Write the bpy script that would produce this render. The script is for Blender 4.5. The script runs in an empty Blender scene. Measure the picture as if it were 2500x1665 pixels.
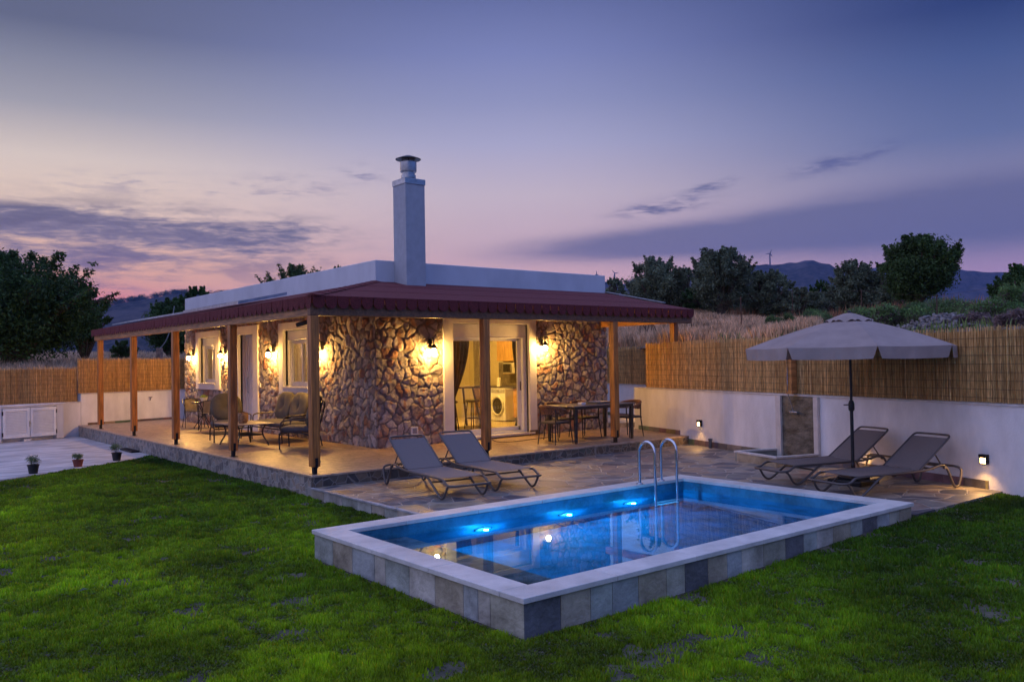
import bpy, math, random
import numpy as np
from mathutils import Vector, Matrix
R = math.radians
random.seed(7); rng = np.random.default_rng(7)
sc = bpy.context.scene
COL = sc.collection

# ------------------------------------------------------------ camera
CAM = np.array([-5.644, -11.816, 1.68]); F_PX, PITCH, ROLL, YAW = 2070.0, R(1.289), R(-0.983), R(51.14)
fw = np.array([math.cos(PITCH)*math.cos(YAW), math.cos(PITCH)*math.sin(YAW), math.sin(PITCH)])
rt0 = np.array([math.sin(YAW), -math.cos(YAW), 0]); up0 = np.cross(rt0, fw)
rt = rt0*math.cos(ROLL)+up0*math.sin(ROLL); up = -rt0*math.sin(ROLL)+up0*math.cos(ROLL)
cd = bpy.data.cameras.new("camera"); cam = bpy.data.objects.new("camera", cd); COL.objects.link(cam)
cam.matrix_world = Matrix(((rt[0], up[0], -fw[0], CAM[0]), (rt[1], up[1], -fw[1], CAM[1]), (rt[2], up[2], -fw[2], CAM[2]), (0, 0, 0, 1)))
cd.sensor_width = 36; cd.lens = F_PX/2500*36; cd.clip_start = 0.1; cd.clip_end = 30000
sc.camera = cam
sc.view_settings.view_transform = 'Standard'; sc.view_settings.look = 'None'
sc.view_settings.exposure = 0; sc.view_settings.gamma = 1
sc.cycles.use_denoising = True
sc.cycles.max_bounces = 8; sc.cycles.diffuse_bounces = 3; sc.cycles.transparent_max_bounces = 16
sc.cycles.sample_clamp_indirect = 4; sc.cycles.caustics_reflective = False

def lin(r, g, b):
    f = lambda c: (c/12.92 if c <= .04045 else ((c+.055)/1.055)**2.4)
    return (f(r/255), f(g/255), f(b/255), 1)

# ------------------------------------------------------------ node helpers
class X:
    """a scalar socket with arithmetic"""
    nt = None
    def __init__(s, v): s.v = v
    def _m(s, op, *o, clamp=False):
        n = X.nt.nodes.new('ShaderNodeMath'); n.operation = op; n.use_clamp = clamp
        for i, a in enumerate((s,)+o):
            a = a.v if isinstance(a, X) else a
            if isinstance(a, (int, float)): n.inputs[i].default_value = a
            else: X.nt.links.new(a, n.inputs[i])
        return X(n.outputs[0])
    def __add__(s, o): return s._m('ADD', o)
    __radd__ = __add__
    def __sub__(s, o): return s._m('SUBTRACT', o)
    def __rsub__(s, o): return X(o)._m('SUBTRACT', s) if not isinstance(o, X) else o-s
    def __mul__(s, o): return s._m('MULTIPLY', o)
    __rmul__ = __mul__
    def __truediv__(s, o): return s._m('DIVIDE', o)
    def clamp(s): return s._m('ADD', 0.0, clamp=True)
    def exp(s): return s._m('EXPONENT')
    def step(s, a, b):
        n = X.nt.nodes.new('ShaderNodeMapRange'); n.interpolation_type = 'SMOOTHSTEP'
        X.nt.links.new(s.v, n.inputs[0]); n.inputs[1].default_value = a; n.inputs[2].default_value = b
        return X(n.outputs[0])

def mixc(nt, fac, a, b, blend='MIX'):
    n = nt.nodes.new('ShaderNodeMix'); n.data_type = 'RGBA'; n.blend_type = blend
    for i, v in ((0, fac), (6, a), (7, b)):
        v = v.v if isinstance(v, X) else v
        if isinstance(v, (int, float, tuple)): n.inputs[i].default_value = v
        else: nt.links.new(v, n.inputs[i])
    return n.outputs[2]

def ramp(nt, fac, stops, interp='LINEAR'):
    n = nt.nodes.new('ShaderNodeValToRGB'); cr = n.color_ramp; cr.interpolation = interp
    while len(cr.elements) < len(stops): cr.elements.new(0.5)
    for e, (p, c) in zip(cr.elements, stops): e.position = p; e.color = c
    nt.links.new(fac.v if isinstance(fac, X) else fac, n.inputs[0]); return n.outputs[0]

# ------------------------------------------------------------ world: dusk sky
w = bpy.data.worlds.new("World"); sc.world = w; w.use_nodes = True
nt = w.node_tree; nt.nodes.clear(); X.nt = nt
tc = nt.nodes.new('ShaderNodeTexCoord')
def dot(v):
    n = nt.nodes.new('ShaderNodeVectorMath'); n.operation = 'DOT_PRODUCT'
    nt.links.new(tc.outputs['Generated'], n.inputs[0]); n.inputs[1].default_value = v; return X(n.outputs['Value'])
hx = dot((math.sin(YAW), -math.cos(YAW), 0)); hf = dot((math.cos(YAW), math.sin(YAW), 0)); hz = dot((0, 0, 1))
az = hx._m('ARCTAN2', hf) * (180/math.pi)      # degrees right of the heading
el = hz._m('ARCSINE') * (180/math.pi)
# stops: elevation degrees 0..40 mapped on 0..1
e01 = (el/40.0).clamp()
def st(*a): return [(p/40.0, lin(*c)) for p, c in a]
rl = ramp(nt, e01, st((0, (226, 128, 106)), (3.4, (248, 150, 118)), (6, (240, 184, 152)), (9.5, (242, 212, 186)), (12.5, (222, 205, 192)), (15.5, (162, 160, 168)), (18, (131, 134, 150)), (20, (98, 104, 127)), (40, (60, 70, 110))))
rc = ramp(nt, e01, st((0, (236, 170, 160)), (4, (244, 186, 180)), (7.5, (212, 180, 186)), (11, (203, 186, 197)), (14.3, (172, 170, 200)), (17, (146, 150, 188)), (20, (124, 132, 180)), (23.5, (98, 108, 156)), (40, (60, 72, 118))))
rr = ramp(nt, e01, st((0, (190, 140, 165)), (4.5, (186, 150, 176)), (7, (138, 130, 158)), (10, (138, 134, 162)), (12.8, (100, 112, 153)), (17.2, (70, 88, 136)), (20, (42, 60, 110)), (40, (36, 52, 96))))
sky = mixc(nt, az.step(-31, 1), rl, rc); sky = mixc(nt, az.step(0, 31), sky, rr)
# sunset glow low on the left
def blob(a0, e0, wa, we, tilt=0.0):
    c, s = math.cos(R(tilt)), math.sin(R(tilt))
    da = az-a0; de = el-e0
    u = (da*c+de*s)/wa; v = (de*c-da*s)/we
    return ((u*u+v*v)*-1.0).exp()
sky = mixc(nt, blob(-25.5, 3.3, 4.5, 1.5)*.9, sky, lin(246, 112, 92))
sky = mixc(nt, blob(-21, 5.6, 8, 1.6)*.55, sky, lin(244, 184, 140))
vec = nt.nodes.new('ShaderNodeCombineXYZ'); nt.links.new((az*0.11+el*0.10).v, vec.inputs[0]); nt.links.new((el*0.62+az*-0.02).v, vec.inputs[1])
def noise(scale, detail=6, rough=.6, vin=None, dist=0.0, seed=0.0):
    n = nt.nodes.new('ShaderNodeTexNoise'); n.inputs['Scale'].default_value = scale; n.inputs['Detail'].default_value = detail
    n.inputs['Roughness'].default_value = rough; n.inputs['Distortion'].default_value = dist; n.noise_dimensions = '4D'; n.inputs['W'].default_value = seed
    nt.links.new((vin or vec).outputs[0], n.inputs['Vector']); return X(n.outputs['Fac'])
n1 = noise(1.1, 8, .62, dist=.6); n2 = noise(2.6, 8, .6, seed=3.0, dist=.4)
# left dark bank
m = blob(-21.5, 8.0, 8.5, 1.7, -3)+blob(-30.5, 8.5, 5, 1.0)*.8+blob(-14, 8.6, 2.2, .8, -6)*.7+blob(-31, 6, 6, 1.5)*.7
n3 = noise(5.5, 8, .62, seed=7.0, dist=.5)
nm_ = (n1*.42+n2*.36+n3*.22-.5)*2.4+.5
cov = ((m*1.6).clamp()*(nm_+m*.16).step(.36, .74)).clamp()
sky = mixc(nt, cov*.95, sky, mixc(nt, nm_.step(.45, .75), lin(122, 118, 138), lin(84, 88, 112)))
m = blob(-27, 5.5, 10, 2.2)
sky = mixc(nt, (nm_.step(.40, .70)*m)*.65, sky, lin(132, 112, 136))
# thin puffs above it
m = blob(-14.7, 11.4, 3.2, .75, 4)+blob(-10, 12.3, 1.3, .5)*1.0+blob(-23, 11.2, 5, .6)*.7
sky = mixc(nt, ((m*1.5).clamp()*(n2*.4+n3*.6).step(.47, .62))*.55, sky, lin(142, 134, 160))
# broad mauve bank on the right
m = blob(31, 8.2, 15, 2.6, 2)+blob(8, 7.5, 11, 1.2, 2)*.75+blob(20, 8.2, 12, 1.4, 3)*.5
sky = mixc(nt, (m+(n1-.5)*.8*m+(n2-.5)*.4*m).step(.15, .95)*.85, sky, lin(97, 100, 136))
# small wisps
m = blob(10.2, 9.9, 2.5, .42, 6)+blob(13.2, 11.0, 1.4, .3, 12)*.8
sky = mixc(nt, ((m*1.6).clamp()*(n2*.5+n3*.5).step(.42, .60))*.85, sky, lin(84, 90, 132))
m = blob(21.8, 12.1, 2.7, .42, 11)
sky = mixc(nt, ((m*1.6).clamp()*(n2*.5+n3*.5).step(.40, .60))*.8, sky, lin(86, 92, 138))
m = blob(-9.9, 12.4, 1.3, .45)
sky = mixc(nt, ((m*1.4).clamp()*(n2*.5+n3*.5).step(.44, .60))*.5, sky, lin(128, 126, 158))
# unseen sky overhead and behind the camera, brightened as fill light: lilac on the sunset side, deeper blue on the other
side_l = mixc(nt, el.step(0, 30), (.72, .64, .92, 1), (.56, .62, 1.12, 1)); side_r = mixc(nt, el.step(0, 30), (.07, .17, .56, 1), (.14, .26, .72, 1))
back = mixc(nt, az.step(-75, 60), side_l, side_r)
back = mixc(nt, az._m('ABSOLUTE').step(168, 180), back, mixc(nt, .5, side_l, side_r))
back = mixc(nt, el.step(25, 70), back, (.46, .55, 1.08, 1))
sky = mixc(nt, az._m('ABSOLUTE').step(36, 75), sky, back)
sky = mixc(nt, el.step(25, 50), sky, back)
nish = nt.nodes.new('ShaderNodeTexSky'); nish.sky_type = 'NISHITA'; nish.sun_disc = False
nish.sun_elevation = R(1.0); nish.sun_rotation = R(90)-(YAW+R(27)); 
add = mixc(nt, 1.0, sky, mixc(nt, 1.0, nish.outputs[0], (.004, .004, .004, 1), 'MULTIPLY'), 'ADD')
bg = nt.nodes.new('ShaderNodeBackground'); wo = nt.nodes.new('ShaderNodeOutputWorld')
nt.links.new(add, bg.inputs[0]); bg.inputs[1].default_value = 1.06; nt.links.new(bg.outputs[0], wo.inputs[0])

# the afterglow: one very weak, wide, warm sun low on the left
sl = bpy.data.lights.new("sun", 'SUN'); sl.energy = 0.12; sl.angle = R(25); sl.color = (1, .62, .45)
so = bpy.data.objects.new("sun", sl); COL.objects.link(so)
sd = Vector((math.cos(YAW+R(30)), math.sin(YAW+R(30)), math.tan(R(9)))); so.rotation_euler = sd.to_track_quat('Z', 'Y').to_euler()

# ------------------------------------------------------------ materials
MATS = {}
def mat(name, base, rough=.6, metal=0.0, var=.12, scale=8.0, bump=0.0, bscale=40.0, tint=None, emis=None, estr=0, coat=0, stretch=None, var2=None, spec=.5, transl=0):
    """principled with noise-varied colour; tint = name of a face/point colour attribute multiplied in"""
    if name in MATS: return MATS[name]
    m = bpy.data.materials.new(name); m.use_nodes = True; t = m.node_tree; X.nt = t
    p = t.nodes['Principled BSDF']; tc = t.nodes.new('ShaderNodeTexCoord'); mp = t.nodes.new('ShaderNodeMapping')
    t.links.new(tc.outputs['Object'], mp.inputs[0])
    if stretch: mp.inputs['Scale'].default_value = stretch
    n = t.nodes.new('ShaderNodeTexNoise'); n.inputs['Scale'].default_value = scale; n.inputs['Detail'].default_value = 6; n.inputs['Roughness'].default_value = .62
    t.links.new(mp.outputs[0], n.inputs['Vector'])
    b = tuple(base)+(1,) if len(base) == 3 else base
    lo = tuple(max(0, c*(1-2*var)) for c in b[:3])+(1,); hi = tuple(min(1, c*(1+2*var)) for c in b[:3])+(1,)
    if var2: hi = tuple(var2)+(1,)
    c = ramp(t, n.outputs['Fac'], [(.32, lo), (.68, hi)])
    if tint:
        a = t.nodes.new('ShaderNodeAttribute'); a.attribute_name = tint
        c = mixc(t, 1.0, c, a.outputs['Color'], 'MULTIPLY')
    t.links.new(c, p.inputs['Base Color'])
    p.inputs['Roughness'].default_value = rough; p.inputs['Metallic'].default_value = metal
    p.inputs['Specular IOR Level'].default_value = spec
    if coat: p.inputs['Coat Weight'].default_value = coat
    if bump:
        n2 = t.nodes.new('ShaderNodeTexNoise'); n2.inputs['Scale'].default_value = bscale; n2.inputs['Detail'].default_value = 5
        t.links.new(mp.outputs[0], n2.inputs['Vector'])
        bp = t.nodes.new('ShaderNodeBump'); bp.inputs['Strength'].default_value = bump; bp.inputs['Distance'].default_value = .02
        t.links.new(n2.outputs['Fac'], bp.inputs['Height']); t.links.new(bp.outputs[0], p.inputs['Normal'])
    if emis:
        p.inputs['Emission Color'].default_value = tuple(emis)+(1,); p.inputs['Emission Strength'].default_value = estr
    if transl:
        tr = t.nodes.new('ShaderNodeBsdfTranslucent'); t.links.new(c, tr.inputs[0]); mx = t.nodes.new('ShaderNodeMixShader'); mx.inputs[0].default_value = transl
        o = t.nodes['Material Output']; t.links.new(p.outputs[0], mx.inputs[1]); t.links.new(tr.outputs[0], mx.inputs[2]); t.links.new(mx.outputs[0], o.inputs[0])
    MATS[name] = m; return m

def paving(name, cols, scale, edge=.03, grout=(.2, .19, .18), rough=.5, bump=.5, stretch=(1, 1, 1), rand=1.0, var=.25):
    """irregular stones set in mortar: voronoi cells in object space"""
    m = bpy.data.materials.new(name); m.use_nodes = True; t = m.node_tree; X.nt = t; p = t.nodes['Principled BSDF']
    tc = t.nodes.new('ShaderNodeTexCoord'); mp = t.nodes.new('ShaderNodeMapping'); t.links.new(tc.outputs['Object'], mp.inputs[0]); mp.inputs['Scale'].default_value = stretch
    wn = t.nodes.new('ShaderNodeTexNoise'); wn.inputs['Scale'].default_value = 2.2; wn.inputs['Detail'].default_value = 3; t.links.new(mp.outputs[0], wn.inputs['Vector'])
    wv = mixc(t, .10/scale**.5, mp.outputs[0], wn.outputs['Color'], 'LINEAR_LIGHT')
    v = t.nodes.new('ShaderNodeTexVoronoi'); v.feature = 'F1'; v.inputs['Scale'].default_value = scale; v.inputs['Randomness'].default_value = rand; t.links.new(wv, v.inputs['Vector'])
    ve = t.nodes.new('ShaderNodeTexVoronoi'); ve.feature = 'DISTANCE_TO_EDGE'; ve.inputs['Scale'].default_value = scale; ve.inputs['Randomness'].default_value = rand; t.links.new(wv, ve.inputs['Vector'])
    sep = t.nodes.new('ShaderNodeSeparateColor'); t.links.new(v.outputs['Color'], sep.inputs[0])
    k = len(cols); c = ramp(t, sep.outputs[0], [(i/k, tuple(cc)+(1,)) for i, cc in enumerate(cols)], 'CONSTANT')
    n = t.nodes.new('ShaderNodeTexNoise'); n.inputs['Scale'].default_value = 7; n.inputs['Detail'].default_value = 8; t.links.new(mp.outputs[0], n.inputs['Vector'])
    g = ramp(t, n.outputs['Fac'], [(.3, (1-var*1.6,)*3+(1,)), (.7, (1+var*.6, 1+var*.5, 1+var*.4, 1))])
    c = mixc(t, 1.0, c, g, 'MULTIPLY')
    d = X(ve.outputs['Distance']).step(edge*.5, edge*1.6)
    c = mixc(t, d, tuple(grout)+(1,), c); t.links.new(c, p.inputs['Base Color'])
    bp = t.nodes.new('ShaderNodeBump'); bp.inputs['Strength'].default_value = bump; bp.inputs['Distance'].default_value = .02
    h = d+X(n.outputs['Fac'])*.8+X(sep.outputs[1])*.3
    t.links.new(h.v, bp.inputs['Height']); t.links.new(bp.outputs[0], p.inputs['Normal'])
    rg = X(n.outputs['Fac'])*.35+(rough-.17); t.links.new(rg.v, p.inputs['Roughness'])
    MATS[name] = m; return m

def glass_mat(name, tint=(1, 1, 1), rough=0.0):
    m = bpy.data.materials.new(name); m.use_nodes = True; t = m.node_tree; t.nodes.clear()
    o = t.nodes.new("ShaderNodeOutputMaterial"); X.nt = t; ge = t.nodes.new('ShaderNodeNewGeometry'); dp = t.nodes.new('ShaderNodeVectorMath'); dp.operation = 'DOT_PRODUCT'; t.links.new(ge.outputs['Incoming'], dp.inputs[0]); t.links.new(ge.outputs['Normal'], dp.inputs[1])
    fr_ = (X(1.0)-X(dp.outputs['Value'])._m('ABSOLUTE'))._m('POWER', 5.0)*.93+.05
    tr = t.nodes.new('ShaderNodeBsdfTransparent'); tr.inputs[0].default_value = tuple(tint)+(1,)
    gl = t.nodes.new('ShaderNodeBsdfGlossy'); gl.inputs['Roughness'].default_value = rough
    mx = t.nodes.new('ShaderNodeMixShader'); t.links.new(fr_.v, mx.inputs[0]); t.links.new(tr.outputs[0], mx.inputs[1]); t.links.new(gl.outputs[0], mx.inputs[2]); t.links.new(mx.outputs[0], o.inputs[0])
    MATS[name] = m; return m

plaster = mat('white_plaster', (.74, .73, .72), .8, var=.05, scale=1.6, bump=.25, bscale=90)
wall_pl = mat('white_wall_plaster', (.77, .76, .77), .85, var=.10, scale=1.3, bump=.35, bscale=70, stretch=(1, 1, .4))
upvc = mat('white_frame', (.80, .81, .82), .35, var=.03)
wood = mat('varnished_pine', (.42, .15, .028), .45, var=.30, scale=3.0, stretch=(9, 9, .7), bump=.2, bscale=12)
wood_h = mat('varnished_pine_beam', (.40, .18, .06), .5, var=.25, scale=3.0, stretch=(1, 1, 8), bump=.2, bscale=12)
shingle = mat('red_shingle', (.135, .019, .021), .9, var=.35, scale=60, bump=.5, bscale=160)
black = mat('black_metal', (.012, .012, .013), .45, .3)
darkm = mat('dark_powder_metal', (.045, .042, .042), .5, .4)
bronze = mat('bronze_metal', (.10, .085, .075), .42, .6)
chrome = mat('chrome', (.62, .64, .66), .12, 1.0, var=.02)
zinc = mat('galvanised_metal', (.42, .43, .44), .38, .9, var=.12)
soil = mat('soil', (.075, .070, .045), .95, var=.3, scale=5, bump=.6, bscale=30)
reed = mat('reed', (.76, .43, .17), .75, var=.25, scale=4, tint='tint', stretch=(10, 10, 1.5))
glass = glass_mat('window_glass')
slate_cols = [(.15, .15, .16), (.27, .21, .16), (.20, .20, .19), (.34, .28, .20), (.085, .09, .115), (.23, .18, .16), (.30, .27, .235)]

# ------------------------------------------------------------ object helpers
def tag(o, label=None, cat=None, group=None, kind=None):
    if label: o['label'] = label
    if cat: o['category'] = cat
    if group: o['group'] = group
    if kind: o['kind'] = kind
    return o
def empty(name, loc=(0, 0, 0), rz=0, **k):
    o = bpy.data.objects.new(name, None); COL.objects.link(o); o.location = loc; o.rotation_euler = (0, 0, rz); o.empty_display_size = .1
    return tag(o, **k)
class MB:
    def __init__(s): s.v = []; s.f = []; s.t = []
    def add(s, vs, fs, tint=None):
        n = len(s.v); s.v += [tuple(map(float, v)) for v in vs]; s.f += [tuple(i+n for i in f) for f in fs]
        s.t += [tint or (1, 1, 1)]*len(fs); return s
    def box(s, a, b, tint=None, T=None):
        (x0, y0, z0), (x1, y1, z1) = a, b
        v = [(x0, y0, z0), (x1, y0, z0), (x1, y1, z0), (x0, y1, z0), (x0, y0, z1), (x1, y0, z1), (x1, y1, z1), (x0, y1, z1)]
        if T: v = [T(*q) for q in v]
        return s.add(v, [(0, 3, 2, 1), (4, 5, 6, 7), (0, 1, 5, 4), (1, 2, 6, 5), (2, 3, 7, 6), (3, 0, 4, 7)], tint)
    def prism(s, poly, z0, z1, tint=None):
        n = len(poly); v = [(x, y, z0) for x, y in poly]+[(x, y, z1) for x, y in poly]
        return s.add(v, [tuple(range(n))[::-1], tuple(range(n, 2*n))]+[(i, (i+1) % n, (i+1) % n+n, i+n) for i in range(n)], tint)
    def tube(s, pts, r, n=8, caps=True, tint=None, closed=False):
        P = [Vector(p) for p in pts]; rs = r if hasattr(r, '__len__') else [r]*len(P); m = len(P); ring = []
        prev = None
        for i, p in enumerate(P):
            a = P[(i-1) % m] if (closed or i > 0) else p; b = P[(i+1) % m] if (closed or i < m-1) else p
            d = (b-a).normalized()
            if prev is None: u = d.orthogonal().normalized()
            else:
                u = prev-d*prev.dot(d); u = u.normalized() if u.length > 1e-6 else d.orthogonal().normalized()
            prev = u; w_ = d.cross(u)
            ring += [p+(u*math.cos(2*math.pi*k/n)+w_*math.sin(2*math.pi*k/n))*rs[i] for k in range(n)]
        f = []
        for i in range(m if closed else m-1):
            j = (i+1) % m
            f += [(i*n+k, i*n+(k+1) % n, j*n+(k+1) % n, j*n+k) for k in range(n)]
        if caps and not closed: f += [tuple(range(n))[::-1], tuple((m-1)*n+k for k in range(n))]
        return s.add(ring, f, tint)
    def lathe(s, prof, c=(0, 0, 0), n=20, tint=None):
        v = []; m = len(prof)
        for r, z in prof: v += [(c[0]+r*math.cos(2*math.pi*k/n), c[1]+r*math.sin(2*math.pi*k/n), c[2]+z) for k in range(n)]
        f = [(i*n+k, i*n+(k+1) % n, (i+1)*n+(k+1) % n, (i+1)*n+k) for i in range(m-1) for k in range(n)]
        f += [tuple(range(n))[::-1], tuple((m-1)*n+k for k in range(n))]
        return s.add(v, f, tint)
    def build(s, name, m, parent=None, smooth=False, bevel=0, loc=None, angle=40):
        me = bpy.data.meshes.new(name); me.from_pydata(s.v, [], s.f); me.materials.append(m)
        a = me.attributes.new('tint', 'FLOAT_COLOR', 'CORNER'); arr = np.ones((len(me.loops), 4), np.float32)
        cnt = [len(f) for f in s.f]; arr[:, :3] = np.repeat(np.array(s.t, np.float32).reshape(-1, 3), cnt, axis=0); a.data.foreach_set('color', arr.ravel())
        if smooth:
            me.shade_smooth()
            if angle < 180: me.set_sharp_from_angle(angle=R(angle))
        o = bpy.data.objects.new(name, me); COL.objects.link(o)
        if parent: o.parent = parent
        if loc: o.location = loc
        if bevel:
            b = o.modifiers.new('bevel', 'BEVEL'); b.width = bevel; b.segments = 2; b.limit_method = 'ANGLE'; b.angle_limit = R(40)
        return o
def np_mesh(name, V, Fc, m, parent=None, tint=None, smooth=False):
    """V (n,3), Fc (k,q), tint (k,3) per face or (n,3) per vertex"""
    me = bpy.data.meshes.new(name); V = np.asarray(V, np.float32); Fc = np.asarray(Fc, np.int32); k, q = Fc.shape
    me.vertices.add(len(V)); me.vertices.foreach_set('co', V.ravel()); me.loops.add(k*q); me.loops.foreach_set('vertex_index', Fc.ravel())
    me.polygons.add(k); me.polygons.foreach_set('loop_start', np.arange(0, k*q, q, dtype=np.int32)); me.polygons.foreach_set('loop_total', np.full(k, q, np.int32))
    me.update(calc_edges=True); me.materials.append(m)
    if tint is not None:
        dom = 'POINT' if len(tint) == len(V) and len(tint) != k else 'FACE'
        a = me.attributes.new('tint', 'FLOAT_COLOR', dom); arr = np.ones((len(tint), 4), np.float32); arr[:, :3] = tint; a.data.foreach_set('color', arr.ravel())
    if smooth: me.shade_smooth()
    o = bpy.data.objects.new(name, me); COL.objects.link(o)
    if parent: o.parent = parent
    return o
def copy_tree(o, parent=None):
    c = o.copy(); COL.objects.link(c); c.parent = parent
    for ch in [x for x in bpy.data.objects if x.parent is o]: copy_tree(ch, c)
    return c
def arc(c, r, a0, a1, n, plane='xz', y=0):
    out = []
    for i in range(n+1):
        a = R(a0+(a1-a0)*i/n); u, v = c[0]+r*math.cos(a), c[1]+r*math.sin(a)
        out.append((u, y, v) if plane == 'xz' else ((y, u, v) if plane == 'yz' else (u, v, y)))
    return out
def smooth_path(P, it=2):
    P = [Vector(p) for p in P]
    for _ in range(it):
        Q = [P[0]]
        for a, b in zip(P[:-1], P[1:]): Q += [a*.75+b*.25, a*.25+b*.75]
        Q.append(P[-1]); P = Q
    return P
def cushion_mesh(sx, sy, sz, c, ex=.35, nu=28, nv=16, tufts=(), rot=None):
    """soft superellipsoid; tufts = (x, y, depth, radius) pushed in on +z side"""
    V = []
    sg = lambda v, e: math.copysign(abs(v)**e, v)
    for i in range(nv+1):
        ph = -math.pi/2+math.pi*i/nv
        for k in range(nu):
            th = 2*math.pi*k/nu
            x = sx*sg(math.cos(ph), .55)*sg(math.cos(th), ex); y = sy*sg(math.cos(ph), .55)*sg(math.sin(th), ex); z = sz*sg(math.sin(ph), .8)
            if z > 0:
                for tx, ty, d, r in tufts: z -= d*math.exp(-((x-tx)**2+(y-ty)**2)/r**2)
            V.append((x, y, z))
    Fc = [(i*nu+k, i*nu+(k+1) % nu, (i+1)*nu+(k+1) % nu, (i+1)*nu+k) for i in range(nv) for k in range(nu)]
    if rot: V = [tuple(rot @ Vector(v)) for v in V]
    V = [(v[0]+c[0], v[1]+c[1], v[2]+c[2]) for v in V]
    return V, Fc

# ------------------------------------------------------------ layout constants
HX, HY, HX2, HY2 = 2.71, 2.78, 9.04, 14.2      # stone house
ZR, ZP = 3.25, 3.69                            # roof meets wall, parapet top
ZD, ZG = -.175, -.336                          # pool deck, lawn
W0 = np.array([9.27, 1.96]); WD = np.array([-.292, -.956]); WN = np.array([-.956, .292])   # right plot wall: start, along, into the plot
def RW(s, o, z): return (W0[0]+WD[0]*s+WN[0]*o, W0[1]+WD[1]*s+WN[1]*o, z)
BA = np.array([.25, 15.35]); BD = np.array([.967, .255]); BN = np.array([.255, -.967])
def BW(s, o, z): return (BA[0]+BD[0]*s+BN[0]*o, BA[1]+BD[1]*s+BN[1]*o, z)
F0 = np.array([10.32, 1.65])                   # second, set-back stretch of the right wall
def FW(s, o, z): return (F0[0]-WD[0]*s+WN[0]*o, F0[1]-WD[1]*s+WN[1]*o, z)
def at(px, d):
    """ground point d metres away along a picture column"""
    v = fw[:2]*1.0+rt[:2]*((px-1250)/F_PX); v = v/np.linalg.norm(v); return CAM[0]+v[0]*d, CAM[1]+v[1]*d
def wall_d(px):
    v = fw[:2]+rt[:2]*((px-1250)/F_PX); v = v/np.linalg.norm(v); best = 1e9
    for o_, d_, n_ in ((W0, WD, WN), (F0, WD, WN)):
        t = ((o_-CAM[:2])@n_)/(v@n_); s_ = (CAM[:2]+v*t-o_)@d_
        if t > 0 and ((o_ is W0 and s_ > 0) or (o_ is F0 and s_ < 0)): best = min(best, t)
    return best
def ground_hit(px, py):
    """distance at which the sight line through a picture point meets the bank"""
    d = wall_d(px)+.5
    while d < 40:
        x, y = at(px, d)
        if pz(px, py, d) <= ground_z(x, y): return d
        d += .15
    return None
def pz(px, py, d):
    v = fw+rt*((px-1250)/F_PX)-up*((py-832.5)/F_PX); k = d/math.hypot(v[0], v[1]); return CAM[2]+v[2]*k
def lawn_z(x, y): return ZG+.13*np.clip((x+.3)/4.4, 0, 1)*(1 if np.isscalar(y) and y < -3 else np.where(np.asarray(y) < -3, 1, 0))

# ============================================================ TERRAIN
CC = np.array([3.0, 2.0])
def seg_r(a, P, Q):
    d = np.array([math.cos(a), math.sin(a)]); e = Q-P; M = np.array([[d[0], -e[0]], [d[1], -e[1]]])
    if abs(np.linalg.det(M)) < 1e-9: return None
    t, u = np.linalg.solve(M, P-CC); return t if t > 0 and 0 <= u <= 1 else None
b2 = lambda f, s, o: np.array(f(s, o, 0)[:2])
bx = [b2(BW, -13, -.25), None, b2(FW, 0, -.25), b2(RW, 0, -.25), b2(RW, 22, -.25), np.array([-6, -24.]), np.array([-15, -16.])]
A_, B_ = b2(BW, 0, -.25), b2(FW, 0, -.25); M_ = np.array([[BD[0], WD[0]], [BD[1], WD[1]]]); tt = np.linalg.solve(M_, B_-A_); bx[1] = A_+BD*tt[0]
kinds = ['b', 'f', 'f', 'f', 'o', 'o', 'o']
def bound(a):
    best = None
    for i in range(len(bx)):
        r = seg_r(a, bx[i], bx[(i+1) % len(bx)])
        if r and (best is None or r < best[0]): best = (r, kinds[i])
    return best or (20, 'o')
def slp(x, y):
    v = np.array([x, y])-CAM[:2]; c_ = v@fw[:2]; col = 1250+F_PX*(v@rt[:2])/max(c_, .1) if c_ > 0 else 2500
    return .099-.037*min(max((col-1720)/330, 0), 1)
def zr_f(t, sl): return 1.93+sl*np.minimum(t, 16)-.03*np.maximum(t-16, 0)
def zb_f(t): return 1.25+.030*np.minimum(t, 30)-.01*np.maximum(t-30, 0)
def zo_f(t): return ZG-.02+0*t
NA = 720; angs = [2*math.pi*i/NA-math.pi for i in range(NA)]
br = [bound(a) for a in angs]
wts = np.array([[k == 'f', k == 'b', k == 'o'] for _, k in br], float)
ker = np.ones(9)/9; wts = np.stack([np.convolve(np.r_[wts[-4:, j], wts[:, j], wts[:4, j]], ker, 'valid') for j in range(3)], 1)
def ground_z(x, y):
    a = math.atan2(y-CC[1], x-CC[0]); i = int(round((a+math.pi)/(2*math.pi)*NA)) % NA
    t = math.hypot(x-CC[0], y-CC[1])-br[i][0]
    t = max(t, 0); w_ = wts[i]
    z = w_[0]*zr_f(t, slp(x, y))+w_[1]*zb_f(t)+w_[2]*zo_f(t)
    return z+bumps(x, y)*min(1, t/2)
def bumps(x, y): return .10*np.sin(x*.9+1.3)*np.cos(y*.7)+.07*np.sin(x*.37-y*.53)+.04*np.sin(x*2.1+y*1.7)
ts = [0, .01, .5, 1, 1.6, 2.3, 3, 4, 5, 6.2, 7.5, 9, 11, 13, 15, 17, 20, 24, 29, 35, 45, 60, 90, 150, 300, 800, 2500, 6500]
V = []
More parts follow.
